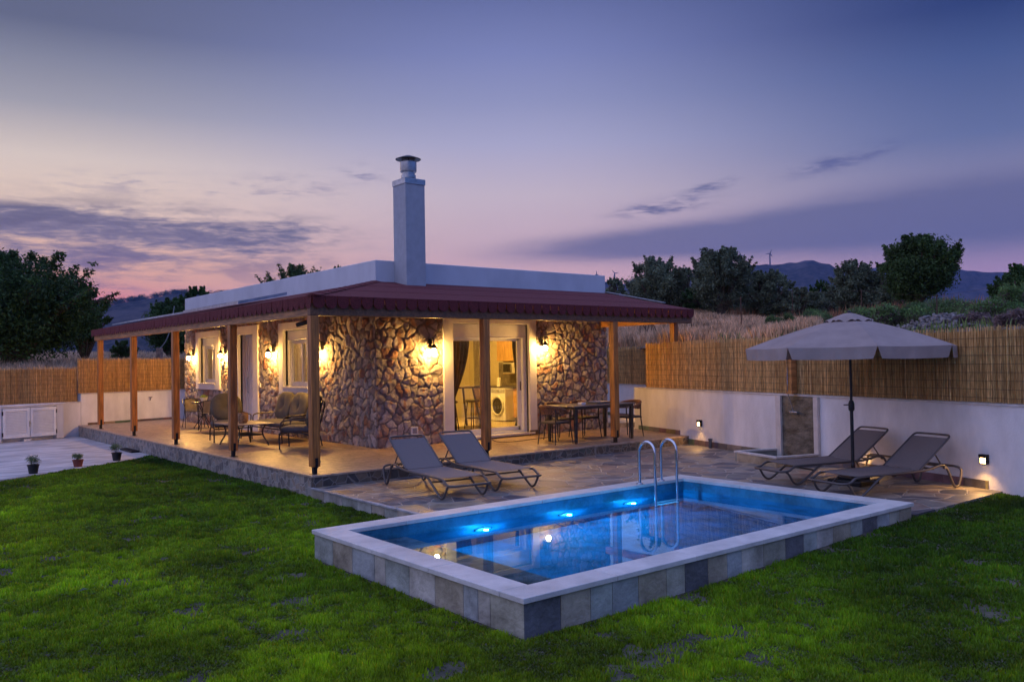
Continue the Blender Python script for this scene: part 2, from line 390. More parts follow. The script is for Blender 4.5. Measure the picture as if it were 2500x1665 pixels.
for i, a in enumerate(angs):
    for j, t in enumerate(ts):
        r = br[i][0]+t; x = CC[0]+r*math.cos(a); y = CC[1]+r*math.sin(a); w_ = wts[i]
        te = min(t, 60); z = w_[0]*zr_f(te, slp(x, y))+w_[1]*zb_f(te)+w_[2]*zo_f(te)+bumps(x, y)*min(1, te/2)*(1-w_[2])
        if t > 60: z = z+(-6-z)*min(1, (t-60)/400)
        if j == 0: z = -1.9
        V.append((x, y, z))
nT = len(ts); Fc = [(i*nT+j, i*nT+j+1, ((i+1) % NA)*nT+j+1, ((i+1) % NA)*nT+j) for i in range(NA) for j in range(nT-1)]
dry = mat('dry_stony_ground', (.20, .155, .115), .95, var=.35, scale=.9, bump=.8, bscale=9)
g = np_mesh('ground', V, Fc, dry, smooth=True); tag(g, kind='structure')

# lawn base sheets
def grid_sheet(x0, x1, y0, y1, n, zf):
    xs = np.linspace(x0, x1, n+1); ys = np.linspace(y0, y1, n+1); V = [(x, y, float(zf(x, y))) for x in xs for y in ys]
    Fc = [(i*(n+1)+j, (i+1)*(n+1)+j, (i+1)*(n+1)+j+1, i*(n+1)+j+1) for i in range(n) for j in range(n)]; return V, Fc
lawn_patches = [(-14, -1.72, -22, 9.2), (-1.72, 9.0, -22, -7.0), (-1.72, .05, -3.70, 9.2)]
L = MB()
for (x0, x1, y0, y1) in lawn_patches: L.add(*grid_sheet(x0, x1, y0, y1, 24, lawn_z))
lawn = L.build('lawn', soil); tag(lawn, kind='structure')

# grass blades: denser where the camera can see them
gm = mat('grass_blade', (.165, .305, .004), .6, var=.3, scale=.8, tint='tint', transl=.35)
def value_noise(x, y, s, seed):
    x = x/s; y = y/s; xi = np.floor(x).astype(int); yi = np.floor(y).astype(int); fx = x-xi; fy = y-yi
    h = lambda a, b: (np.abs(np.sin(a*127.1+b*311.7+seed*74.7)*43758.5453) % 1)
    fx = fx*fx*(3-2*fx); fy = fy*fy*(3-2*fy)
    return (h(xi, yi)*(1-fx)+h(xi+1, yi)*fx)*(1-fy)+(h(xi, yi+1)*(1-fx)+h(xi+1, yi+1)*fx)*fy
def blades(N):
    d = 4.2+(26-4.2)*rng.random(N)**1.25; a = YAW+R(36)*(2*rng.random(N)-1)
    x = CAM[0]+d*np.cos(a); y = CAM[1]+d*np.sin(a); ok = np.zeros(N, bool)
    for (x0, x1, y0, y1) in lawn_patches: ok |= (x > x0) & (x < x1) & (y > y0) & (y < y1)
    # not on the white patio, not in the pool
    pe = lambda xx: 8.1+(xx)*.80
    ok &= ~((y > 8.1+x*.74) & (x < 0)); ok &= ~((x > -1.78) & (x < 4.1) & (y < -3.6) & (y > -7.09)); ok &= ~((x > 0) & (y > -7.1))
    s = (x-W0[0])*WN[0]+(y-W0[1])*WN[1]; ok &= s > .05
    nA = value_noise(x, y, .42, 1)*.5+value_noise(x, y, .16, 2)*.35+value_noise(x, y, .07, 9)*.15; nB = value_noise(x, y, 2.3, 3)
    keep = rng.random(N) < np.clip((nA-.235)*9.0, .13, 1)
    ok &= keep; return x[ok], y[ok], d[ok], nA[ok], nB[ok]
x, y, d, nA, nB = blades(1150000)
n = len(x); z = lawn_z(x, y)
cl2 = value_noise(x, y, .75, 21)*.6+value_noise(x, y, .3, 22)*.4; fc = value_noise(x, y, .13, 31)*.55+value_noise(x, y, .06, 32)*.45; h = (.006+.060*np.clip(fc-.20, 0, 1)*(.5+cl2)+.009*rng.random(n))*(1+d*.015); wd = (.0035+.00085*d); th = rng.random(n)*math.pi; le = rng.random(n)*.026; la = rng.random(n)*2*math.pi
V = np.empty((n, 3, 3), np.float32)
V[:, 0] = np.stack([x-np.cos(th)*wd, y-np.sin(th)*wd, z-.002], 1); V[:, 1] = np.stack([x+np.cos(th)*wd, y+np.sin(th)*wd, z-.002], 1)
V[:, 2] = np.stack([x+np.cos(la)*le, y+np.sin(la)*le, z+h], 1)
t_ = np.empty((n, 3), np.float32); q = rng.random(n); light_fall = 1.32-.78*np.clip((x+3.0+.25*(y+4))/5.5, 0, 1); v_ = light_fall*(.25+1.0*fc+.7*(cl2-.35))*(.7+.6*rng.random(n))  # light falloff painted into the blade colour: brighter and yellower left, darker right
t_[:, 0] = v_*(.30+.52*light_fall+.30*nB+.7*(q > .92)); t_[:, 1] = v_*(.92+.15*nB); t_[:, 2] = v_*(1+.8*(q > .9)+(q < .25)*2.0)
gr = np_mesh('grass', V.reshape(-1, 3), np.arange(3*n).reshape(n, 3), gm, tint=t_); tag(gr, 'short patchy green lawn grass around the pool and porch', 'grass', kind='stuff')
print('grass blades', n)

# ============================================================ PATIO, PORCH SLAB, DECK
conc = mat('pale_concrete', (.46, .44, .44), .7, var=.2, scale=1.3, bump=.25, bscale=18, stretch=(1, 3, 1))
tile = bpy.data.materials.new('porch_tile'); tile.use_nodes = True; t = tile.node_tree; X.nt = t; p = t.nodes['Principled BSDF']
tcn = t.nodes.new('ShaderNodeTexCoord'); mp = t.nodes.new('ShaderNodeMapping'); t.links.new(tcn.outputs['Object'], mp.inputs[0]); mp.inputs['Rotation'].default_value = (0, 0, 0)
bk = t.nodes.new('ShaderNodeTexBrick'); bk.offset = 0; bk.inputs['Scale'].default_value = 1; bk.inputs['Brick Width'].default_value = .33; bk.inputs['Row Height'].default_value = .33; bk.inputs['Mortar Size'].default_value = .004
bk.inputs['Color1'].default_value = (.40, .29, .20, 1); bk.inputs['Color2'].default_value = (.33, .235, .165, 1); bk.inputs['Mortar'].default_value = (.22, .17, .13, 1)
t.links.new(mp.outputs[0], bk.inputs['Vector'])
nn = t.nodes.new('ShaderNodeTexNoise'); nn.inputs['Scale'].default_value = 9; nn.inputs['Detail'].default_value = 8; nn.inputs['Distortion'].default_value = 1.2; t.links.new(mp.outputs[0], nn.inputs['Vector'])
c = mixc(t, 1.0, bk.outputs['Color'], ramp(t, nn.outputs['Fac'], [(.35, (.62, .58, .54, 1)), (.62, (1.2, 1.17, 1.1, 1))]), 'MULTIPLY'); t.links.new(c, p.inputs['Base Color'])
bp = t.nodes.new('ShaderNodeBump'); bp.inputs['Strength'].default_value = .35; bp.inputs['Distance'].default_value = .01; t.links.new((X(nn.outputs['Fac'])-X(bk.outputs['Fac'])).v, bp.inputs['Height']); t.links.new(bp.outputs[0], p.inputs['Normal']); p.inputs['Roughness'].default_value = .42
MATS['porch_tile'] = tile
deckm = paving('slate_paving', slate_cols, 2.9, .022, (.33, .31, .29), .5, .6, rand=1.0, var=.3)
sidem = paving('broken_tile_cladding', [(.30, .24, .19), (.22, .19, .17), (.36, .31, .26), (.17, .15, .14), (.28, .27, .25)], 9.0, .03, (.36, .33, .31), .55, .3)
kerbm = paving('dark_broken_tile', [(.12, .085, .065), (.16, .13, .10), (.08, .07, .065), (.19, .14, .10), (.11, .12, .10)], 7.0, .03, (.24, .20, .17), .5, .3)

pat = MB(); pat.prism([(0, 8.1), (-.8, 7.46), (-1.63, 6.85), (-3.24, 5.92), (-9, 2.9), (-13, 1.2), (-13, 11.6), BW(0, .05, 0)[:2], (.3, 15.2)], -.8, -.311)
o = pat.build('patio', conc, bevel=.01); tag(o, kind='structure')
wr = lambda s: RW(s, .0, 0)[:2]
yj = 2.34
slab_poly = [(0, 0), (8.67, 0), RW(0, 0, 0)[:2], RW(0, -1.1, 0)[:2], FW(14, 0, 0)[:2], (9.05, 14.25), (2.7, 16.0), BW(0, 0, 0)[:2], (0, 15.2)]
sl_ = MB(); sl_.prism([(x, y) for x, y in slab_poly], -.9, -.002)
o = sl_.build('porch_floor', tile); tag(o, kind='structure')
# the cladding of the slab edges, and the narrow stone lip
eg = MB(); eg.box((-.022, -.02, -.6), (-.002, 15.2, -.03)); o = eg.build('porch_edge_cladding', sidem); tag(o, kind='structure')
eg = MB(); eg.box((-.022, -.024, -.6), (8.66, -.002, -.03)); o = eg.build('porch_front_cladding', kerbm); tag(o, kind='structure')
eg = MB(); eg.box((-.034, -.034, -.028), (8.67, .10, .004)); eg.box((-.034, .10, -.028), (.10, 15.2, .004)); o = eg.build('porch_nosing', mat('nosing_tile', (.36, .26, .19), .5, var=.2), bevel=.006); tag(o, kind='structure')
# raised walkway beyond the table
rp = MB(); rp.prism([(9.06, 3.1), RW(-.2, -1.1, 0)[:2], FW(14, 0, 0)[:2], (9.06, 14)], 0, .10)
o = rp.build('walkway', mat('walkway_paving', (.33, .28, .23), .6, var=.25, bump=.3)); tag(o, kind='structure')
rp = MB(); rp.box((9.06, 3.06, .001), (10.2, 3.1, .07), T=lambda x, y, z: (x, y-.24*(x-9.06), z)); o = rp.build('walkway_edge', kerbm); tag(o, kind='structure')
deck_poly = [(0, 0), (0, -3.633), (4.08, -3.633), (4.08, -7.07), RW(9.45, 0, 0)[:2], (8.67, 0)]
dk = MB(); dk.prism(deck_poly[::-1], -.8, ZD); o = dk.build('pool_deck', deckm); tag(o, kind='structure')
# ragged slate edge along the lawn
lip = MB(); yy = -.02
cl = [(.45, .46, .42), (.30, .33, .31), (.52, .45, .36), (.36, .38, .34), (.50, .47, .44), (.42, .37, .30)]
while yy > -3.62:
    L_ = random.uniform(.30, .62); y2 = max(yy-L_, -3.63); lip.box((-.035-random.random()*.01, y2+.004, -.52), (-.003, yy-.004, ZD-.022), tint=random.choice(cl)); lip.box((-.05-random.random()*.015, y2+.003, ZD-.02), (-.002, yy-.003, ZD+.006), tint=(.45, .45, .47)); yy = y2
slate_t = mat('slate_tile', (.86, .84, .79), .55, var=.28, scale=2.6, bump=.55, bscale=22, tint='tint')
o = lip.build('deck_edge_stones', slate_t, bevel=.004); tag(o, kind='structure')

# ============================================================ POOL
PX0, PX1, PY0, PY1, PZ = -1.758, 4.08, -7.07, -3.633, -.036
IX0, IX1, IY0, IY1 = -1.478, 3.80, -6.79, -3.91
pool = empty('swimming_pool', (1.2, -5.4, ZG), label='raised rectangular swimming pool with pale coping and slate sides', cat='swimming pool')
def P_(o): o.parent = pool; o.matrix_parent_inverse = Matrix.Translation((-1.2, 5.4, -ZG)); return o
cp = MB(); c0 = PZ-.042
cp_tint = lambda: (random.uniform(.92, 1.04),)*3
def run(x0, x1, y0, y1, along):
    n_ = int(round((x1-x0 if along == 'x' else y1-y0)/.95)); n_ = max(n_, 1)
    for i in range(n_):
        if along == 'x': a, b = x0+(x1-x0)*i/n_, x0+(x1-x0)*(i+1)/n_; cp.box((a+.0025, y0, c0), (b-.0025, y1, PZ), cp_tint())
        else: a, b = y0+(y1-y0)*i/n_, y0+(y1-y0)*(i+1)/n_; cp.box((x0, a+.0025, c0), (x1, b-.0025, PZ), cp_tint())
run(PX0, PX1, PY0, IY0, 'x'); run(PX0, PX1, IY1, PY1, 'x'); run(PX0, IX0, IY0, IY1, 'y'); run(IX1, PX1, IY0, IY1, 'y')
P_(cp.build('coping', mat('white_coping_stone', (.62, .60, .575), .55, var=.09, scale=3, bump=.2, bscale=60, tint='tint'), bevel=.005))
# outside slate cladding: upright tiles of uneven width, each its own colour
palette = {'g': (.52, .56, .52), 't': (.55, .48, .37), 'd': (.20, .20, .225), 'l': (.66, .62, .55), 'b': (.44, .47, .48), 'm': (.56, .54, .44)}
cd_ = MB(); ins = .022
fr = [(.63, 'g'), (.62, 't'), (.66, 'b'), (.30, 'l'), (.62, 'g'), (.62, 'l'), (.62, 't'), (.30, 'b'), (.24, 'l'), (.62, 'm')]
tot = sum(a for a, _ in fr); yy = PY1-ins
for a, k in fr:
    a = a/tot*(PY1-PY0-2*ins); q_ = random.uniform(.9, 1.08); cd_.box((PX0+ins, yy-a+.003, ZG-.25), (PX0+ins+.02, yy-.003, c0-.002), tuple(c*q_ for c in palette[k])); yy -= a
fr2 = 'dtgbtmdtblmdgltgdbmtgbdtg'; xx = PX0+ins
i = 0
while xx < PX1-ins-.02:
    a = [.36, .31, .24, .30, .34, .24, .31, .27, .22, .33][i % 10]; x2 = min(xx+a, PX1-ins); q_ = random.uniform(.88, 1.08)
    cd_.box((xx+.003, PY0+ins, ZG-.25), (x2-.003, PY0+ins+.02, c0-.002), tuple(c*q_ for c in palette[fr2[i % len(fr2)]])); xx = x2; i += 1
yy = PY0+ins+.02
while yy < PY1-ins:
    y2 = min(yy+.34, PY1-ins); cd_.box((PX1-ins-.02, yy+.003, ZG-.25), (PX1-ins, y2-.003, c0-.002), palette[random.choice('gtbml')]); yy = y2
xx = PX0+ins+.02
while xx < PX1-ins-.03:
    x2 = min(xx+.34, PX1-ins-.02); cd_.box((xx+.003, PY1-ins-.02, ZG-.25), (x2-.003, PY1-ins, c0-.002), palette[random.choice('gtbml')]); xx = x2
P_(cd_.build('slate_cladding', slate_t, bevel=.003))
co_ = MB(); t0 = ins+.021
for a, b in (((PX0+t0, PY0+t0), (IX0, PY1-t0)), ((IX1, PY0+t0), (PX1-t0, PY1-t0)), ((IX0, PY0+t0), (IX1, IY0)), ((IX0, IY1), (IX1, PY1-t0))): co_.box((*a, -1.6), (*b, c0-.003))
P_(co_.build('pool_shell', soil))
basin = mat('pool_slate_lining', (.022, .15, .26), .5, var=.28, scale=3, bump=.3, bscale=30)
bs = MB(); e = .002; D = -1.45
bs.add([(IX0+e, IY0+e, D), (IX1-e, IY0+e, D), (IX1-e, IY1-e, D), (IX0+e, IY1-e, D)], [(0, 1, 2, 3)])
for q_ in (((IX0+e, IY0+e), (IX1-e, IY0+e)), ((IX1-e, IY0+e), (IX1-e, IY1-e)), ((IX1-e, IY1-e), (IX0+e, IY1-e)), ((IX0+e, IY1-e), (IX0+e, IY0+e))):
    (a, b), (c_, d_) = q_; bs.add([(a, b, D), (c_, d_, D), (c_, d_, c0-.001), (a, b, c0-.001)], [(0, 1, 2, 3)])
P_(bs.build('basin', basin))
sg = MB(); sg.box((IX0+.004, IY0+.004, -.42), (-.80, IY1-.004, -.222)); sg.box((IX0+.004, IY0+.004, -.75), (-.80, IY1-.004, -.423))
P_(sg.build('step', mat('pool_step_stone', (.30, .29, .26), .6, var=.3, scale=5, bump=.4), bevel=.01))
blue = mat('blue_pool_lamp', (.05, .3, .6), .3, emis=(.06, .50, 1.0), estr=4.5)
white = mat('white_plastic', (.75, .75, .75), .4, var=.02)
for lx, ly, ax in ((.24, IY1, 'y'), (1.54, IY1, 'y'), (2.70, IY1, 'y')):
    zl = -.60
    m1 = MB(); m1.lathe([(.001, 0), (.075, .004), (.082, .012), (.075, .022)], n=24); m2 = MB(); m2.lathe([(.115, 0), (.112, .012), (.084, .016), (.084, .002)], n=24)
    o2 = m2.build('pool_light', white, smooth=True); P_(o2); o1 = m1.build('lens', blue, o2, smooth=True)
    o2.location = (lx, ly-.004, zl) if ax == 'y' else (lx-.004, ly, zl)
    o2.rotation_euler = (R(90), 0, 0) if ax == 'y' else (0, R(-90), 0)
    pl_ = bpy.data.lights.new('pool_lamp_light', 'POINT'); pl_.energy = 66; pl_.color = (.01, .46, 1); pl_.shadow_soft_size = .03
    po_ = bpy.data.objects.new('pool_lamp_light', pl_); COL.objects.link(po_); po_.location = (lx, ly-.07, zl); P_(po_)
# water
wm = bpy.data.materials.new('pool_water'); wm.use_nodes = True; t = wm.node_tree; t.nodes.clear(); X.nt = t
o_ = t.nodes.new('ShaderNodeOutputMaterial'); gb = t.nodes.new('ShaderNodeBsdfGlass'); gb.inputs['IOR'].default_value = 1.5; gb.inputs['Roughness'].default_value = 0; gb.inputs['Color'].default_value = (.62, .86, 1, 1)
n_ = t.nodes.new('ShaderNodeTexNoise'); n_.inputs['Scale'].default_value = 2.2; n_.inputs['Detail'].default_value = 3; tcw = t.nodes.new('ShaderNodeTexCoord'); t.links.new(tcw.outputs['Object'], n_.inputs['Vector'])
bw = t.nodes.new('ShaderNodeBump'); bw.inputs['Strength'].default_value = .016; bw.inputs['Distance'].default_value = .02; t.links.new(n_.outputs['Fac'], bw.inputs['Height']); t.links.new(bw.outputs[0], gb.inputs['Normal'])
t.links.new(gb.outputs[0], o_.inputs[0]); MATS['pool_water'] = wm
wa = MB(); wa.add([(IX0+.001, IY0+.001, -.195), (IX1-.001, IY0+.001, -.195), (IX1-.001, IY1-.001, -.195), (IX0+.001, IY1-.001, -.195)], [(0, 1, 2, 3)])
o = wa.build('water', wm); tag(o, kind='structure')
# ladder
ld = empty('pool_ladder', (3.19, -3.98, PZ), label='chrome pool ladder with two curved handrails at the back of the pool', cat='pool ladder')
for lx in (2.97, 3.41):
    r_ = MB(); pts = [(lx-3.19, .13, .0)]+[(lx-3.19, -.01+.14*math.cos(a), .44+.14*math.sin(a)) for a in np.linspace(0, math.pi, 13)]+[(lx-3.19, -.15, .2), (lx-3.19, -.15, -.9)]
    h_ = r_.tube(pts, .021, 12).build('handrail', chrome, ld, smooth=True)
    f_ = MB(); f_.lathe([(.05, 0), (.05, .008), (.025, .02)], (lx-3.19, .13, .0)); f_.build('foot_flange', chrome, h_, smooth=True)
for k in range(2):
    s_ = MB(); s_.box((-.22, -.19, -.62-.22*k), (.22, -.11, -.60-.22*k)); s_.build('step', white, ld)

# ============================================================ HOUSE
house = empty('stone_house', (HX, HY, 0), label='single storey rubble stone house with white parapet and red shingle porch roof', cat='house')
HM = Matrix.Translation((-HX, -HY, 0))
def H_(o, par=None):
    o.parent = par or house
    if not par: o.matrix_parent_inverse = HM
    return o
# stone facing as real relief
def stone_wall(L_, Hh, holes, seed, dx=.0175):
    r2 = np.random.default_rng(seed); nu, nv = int(L_/dx)+1, int(Hh/dx)+1
    u = np.linspace(0, L_, nu); v = np.linspace(0, Hh, nv); U, Vv = np.meshgrid(u, v, indexing='ij')
    su, sv = .18, .195; gu, gv = int(L_/su)+4, int(Hh/sv)+4
    gi, gj = np.meshgrid(np.arange(gu)-1.5, np.arange(gv)-1.5, indexing='ij')
    S = np.stack([(gi+.5*(gj % 2)+(r2.random(gi.shape)-.5)*.85)*su, (gj+(r2.random(gi.shape)-.5)*.8)*sv], -1)
    keepm = r2.random(gi.shape) > .10
    hgt = r2.random(gi.shape); til = (r2.random(gi.shape+(2,))-.5); asp = .8+.5*r2.random(gi.shape); kindv = r2.random(gi.shape); cv = r2.random(gi.shape)
    # warp for irregular outlines
    wu = U+.018*np.sin(Vv*13+2*np.sin(U*7))+.024*(value_noise(U, Vv, .07, seed)-.5)*2; wv = Vv+.018*np.sin(U*11+1.5*np.sin(Vv*9))+.024*(value_noise(U, Vv, .08, seed+5)-.5)*2
    f1 = np.full(U.shape, 9.); f2 = np.full(U.shape, 9.); own = np.zeros(U.shape+(2,), int)
    bi = np.floor(wu/su).astype(int)+1; bj = np.floor(wv/sv).astype(int)+1
    for a in range(-3, 4):
        for b in range(-2, 4):
            i = np.clip(bi+a, 0, gu-1); j = np.clip(bj+b, 0, gv-1)
            c_ = S[i, j]; d_ = np.hypot((wu-c_[..., 0])*asp[i, j], wv-c_[..., 1])+np.where(keepm[i, j], 0, 9.)
            same = (own[..., 0] == i) & (own[..., 1] == j) & (f1 < 8)
            cl_ = (d_ < f1) & ~same
            f2 = np.where(cl_, f1, np.where(same, f2, np.minimum(f2, d_))); own[..., 0] = np.where(cl_, i, own[..., 0]); own[..., 1] = np.where(cl_, j, own[..., 1]); f1 = np.where(cl_, d_, f1)
    e = f2-f1; i, j = own[..., 0], own[..., 1]; c_ = S[i, j]
    k = np.clip((e-.008)/.028, 0, 1); k = k*k*(3-2*k)
    rough_ = (value_noise(U, Vv, .09, seed+1)-.5)*.018+(value_noise(U, Vv, .035, seed+2)-.5)*.012
    body = .021+.020*hgt[i, j]+til[i, j, 0]*.16*(wu-c_[..., 0])/1+til[i, j, 1]*.22*(wv-c_[..., 1])-.35*f1**2+rough_*1.2
    H2 = k*np.maximum(body, .012)+(1-k)*(.002+.004*value_noise(U, Vv, .05, seed+3))
    pal = np.array([(.43, .375, .345), (.38, .34, .325), (.47, .415, .38), (.40, .31, .265), (.36, .19, .13), (.34, .315, .31), (.52, .465, .43), (.42, .27, .20)])
    wp = np.array([.2, .18, .18, .11, .045, .13, .12, .035]).cumsum(); ci = np.searchsorted(wp/wp[-1], kindv[i, j]).clip(0, 7)
    Cc = pal[ci]*(.75+.45*cv[i, j])[..., None]
    pn = value_noise(U, Vv, .06, seed+8)*.6+value_noise(U, Vv, .022, seed+9)*.4
    Cc = Cc*(.72+.5*pn)[..., None]; red = np.array([.36, .16, .09]); rm = np.clip((value_noise(U, Vv, .11, seed+11)-.72)*5, 0, .8)[..., None]; Cc = Cc*(1-rm)+red*rm
    Cc = Cc*k[..., None]+np.array([.185, .165, .15])*(1-k)[..., None]
    idx = (np.arange(nu)[:, None]*nv+np.arange(nv)[None, :])
    Fq = np.stack([idx[:-1, :-1], idx[1:, :-1], idx[1:, 1:], idx[:-1, 1:]], -1).reshape(-1, 4)
    cu = (u[:-1]+u[1:])/2; cvv = (v[:-1]+v[1:])/2; CU, CV = np.meshgrid(cu, cvv, indexing='ij'); ok = np.ones(CU.shape, bool)
    for (a, b, c2, d2) in holes: ok &= ~((CU > a) & (CU < b) & (CV > c2) & (CV < d2))
    return U, Vv, H2, Fq[ok.ravel()], Cc
stm = mat('rubble_stone', (1, 1, 1), .85, var=.10, scale=24, bump=.8, bscale=70, tint='tint')
# openings (outer edge of surround)   front: x ; left: y
DR = (4.25, 6.76, 0, 2.575)
W1, W2, FD = (11.22, 13.12, 1.0, 2.64), (5.40, 7.29, .98, 2.64), (8.56, 10.04, 0, 2.67)
ins_ = .06
U, Vv, H2, Fq, Cc = stone_wall(HX2-HX+.045, 3.2, [(DR[0]-HX+.045+ins_, DR[1]-HX+.045-ins_, -1, DR[3]-ins_)], 11)
V = np.stack([HX-.045+U, HY-H2, Vv], -1).reshape(-1, 3)
st_f = np_mesh('front_wall', V, Fq, stm, tint=Cc.reshape(-1, 3), smooth=True); H_(st_f)
U, Vv, H2, Fq, Cc = stone_wall(HY2-HY+.045, 3.2, [(a-HY+.045+ins_, b-HY+.045-ins_, (c_+ins_ if c_ > 0 else -1), d_-ins_) for a, b, c_, d_ in (W1, W2, FD)], 23)
# stitch the corner: relief fades into an outside corner
V = np.stack([HX-H2, HY-.045+U, Vv], -1).reshape(-1, 3)
st_l = np_mesh('side_wall', V, Fq[:, ::-1], stm, tint=Cc.reshape(-1, 3), smooth=True); H_(st_l)
# structural core behind the facing (with the openings left free)
core = MB(); ct = .28
def wall_with_openings(mb, fixed, a0, a1, z1, ops, axis, t_):
    """wall of thickness t_ behind plane 'fixed'; ops list of (a,b,z0,z1)"""
    cuts = sorted(ops); cur = a0
    B = (lambda a, b, z0, z1_: mb.box((a, fixed, z0), (b, fixed+t_, z1_))) if axis == 'x' else (lambda a, b, z0, z1_: mb.box((fixed, a, z0), (fixed+t_, b, z1_)))
    for a, b, z0, z1_ in cuts:
        B(cur, a, 0, z1); B(a, b, z1_, z1)
        if z0 > 0: B(a, b, 0, z0)
        cur = b
    B(cur, a1, 0, z1)
DO = (4.49, 6.56, .07, 2.47); W1O = (11.55, 12.87, 1.18, 2.46); W2O = (5.73, 7.04, 1.16, 2.46); FDO = (8.87, 9.85, .03, 2.45)
wall_with_openings(core, HY+.003, HX+.003, HX2, ZR, [DO], 'x', ct)
wall_with_openings(core, HX+.003, HY+.003+ct, HY2, ZR, [W2O, FDO, W1O], 'y', ct)
core.box((HX2-ct, HY+ct+.004, 0), (HX2, HY2, ZR)); core.box((HX+ct+.004, HY2-ct, 0), (HX2-ct-.001, HY2, ZR))
H_(core.build('masonry', plaster))
# right end and back finish
# parapet
pr = MB(); t_ = .2
pr.box((HX-.01, HY-.01, ZR-.12), (HX2+.01, HY+t_, ZP)); pr.box((HX-.01, HY+t_+.001, ZR-.12), (HX+t_, HY2+.01, ZP)); pr.box((HX2-t_, HY+t_+.001, ZR-.12), (HX2+.01, HY2+.01, ZP)); pr.box((HX+t_+.001, HY2-t_, ZR-.12), (HX2-t_-.001, HY2+.01, ZP))
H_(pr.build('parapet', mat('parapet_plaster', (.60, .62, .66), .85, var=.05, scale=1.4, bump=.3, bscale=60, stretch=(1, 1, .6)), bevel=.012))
rf = MB(); rf.box((HX+t_, HY+t_, 3.1), (HX2-t_, HY2-t_, 3.3)); H_(rf.build('flat_roof', plaster))
# chimney
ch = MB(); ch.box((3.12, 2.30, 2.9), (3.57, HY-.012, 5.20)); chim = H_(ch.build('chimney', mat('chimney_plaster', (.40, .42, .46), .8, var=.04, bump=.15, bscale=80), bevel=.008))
def C_(o): o.parent = chim; return o
q_ = MB(); q_.box((3.108, 2.288, 5.17), (3.582, HY-.001, 5.285)); C_(q_.build('cap_flashing', zinc, bevel=.006))
q_ = MB(); q_.lathe([(.125, 0), (.125, .03), (.15, .04), (.15, .10), (.13, .11), (.13, .15), (.16, .17), (.165, .19), (.165, .36), (.15, .37)], (3.345, 2.54, 5.285), 28); C_(q_.build('flue_pipe', zinc, smooth=True))
q_ = MB(); q_.lathe([(.25, 0), (.255, .008), (.14, .055), (.05, .085), (.001, .09)], (3.345, 2.54, 5.70), 32)
for k in range(3): q_.box((3.345+.13*math.cos(k*2.1)-.008, 2.54+.13*math.sin(k*2.1)-.008, 5.64), (3.345+.13*math.cos(k*2.1)+.008, 2.54+.13*math.sin(k*2.1)+.008, 5.72))
C_(q_.build('rain_cap', mat('dark_zinc', (.07, .07, .075), .4, .8), smooth=True))
# porch roof: stepped shingle courses
EX, EZ = .045, 2.69
def roof_pt(side, a, k):   # k 0 eave ..1 wall ; returns xyz at position a along the eave
    pass
rs = MB(); NC = 3
for i in range(NC):
    k0, k1 = i/NC, (i+1)/NC+.03*(i < NC-1); up_ = .012
    def ln(A, B, k): return tuple(A[j]+(B[j]-A[j])*k for j in range(3))
    # front plane corners
    eA, eB, wA, wB = (EX, EX, EZ), (9.0, EX, EZ), (HX-.01, HY-.01, ZR), (HX2+.005, HY-.01, ZR)
    a, b = ln(eA, wA, k0), ln(eB, wB, k0); c_, d_ = ln(eB, wB, k1), ln(eA, wA, k1)
    z = lambda p, dz: (p[0], p[1], p[2]+dz)
    rs.add([z(a, .022), z(b, .022), z(c_, .017), z(d_, .017), z(a, .0), z(b, .0), z(c_, -.004), z(d_, -.004)], [(0, 1, 2, 3), (7, 6, 5, 4), (0, 4, 5, 1), (1, 5, 6, 2), (2, 6, 7, 3), (3, 7, 4, 0)])
    eC, wC = (EX, 13.85, EZ), (HX-.01, HY2, ZR)
    a, b = ln(eC, wC, k0), ln(eA, wA, k0); c_, d_ = ln(eA, wA, k1), ln(eC, wC, k1)
    rs.add([z(a, .022), z(b, .022), z(c_, .017), z(d_, .017), z(a, .0), z(b, .0), z(c_, -.004), z(d_, -.004)], [(0, 1, 2, 3), (7, 6, 5, 4), (0, 4, 5, 1), (1, 5, 6, 2), (2, 6, 7, 3), (3, 7, 4, 0)])
roof = H_(rs.build('porch_roof', shingle))
hp = MB(); n_h = 11
for i in range(n_h):
    k0, k1 = i/n_h, (i+1.12)/n_h; A = Vector((EX, EX, EZ+.035)); B = Vector((HX, HY, ZR+.03)); a = A+(B-A)*k0; b = A+(B-A)*min(k1, 1); w_ = Vector((.7071, -.7071, 0))*.11
    hp.add([a+w_+Vector((0, 0, -.012)), a+Vector((0, 0, .02)), a-w_+Vector((0, 0, -.012)), b+w_+Vector((0, 0, -.022)), b+Vector((0, 0, .008)), b-w_+Vector((0, 0, -.022))], [(0, 1, 4, 3), (1, 2, 5, 4), (0, 2, 1)])
o = hp.build('hip_capping', shingle); o.parent = roof
# soffit boards
sf = MB(); s0 = .02
def plane_box(A, B, C, D_, th): sf.add([A, B, C, D_]+[(p[0], p[1], p[2]-th) for p in (A, B, C, D_)], [(0, 1, 2, 3), (7, 6, 5, 4), (0, 4, 5, 1), (1, 5, 6, 2), (2, 6, 7, 3), (3, 7, 4, 0)])
plane_box((EX+.02, EX+.02, EZ-.006), (8.98, EX+.02, EZ-.006), (HX2, HY-.06, ZR-.03), (HX-.06, HY-.06, ZR-.03), .02)
plane_box((EX+.02, 13.83, EZ-.006), (EX+.02, EX+.02, EZ-.006), (HX-.06, HY-.06, ZR-.03), (HX-.06, HY2-.02, ZR-.03), .02)
H_(sf.build('soffit_boards', mat('pine_soffit', (.42, .26, .13), .55, var=.25, scale=3, stretch=(1, 1, 1), bump=.3)))
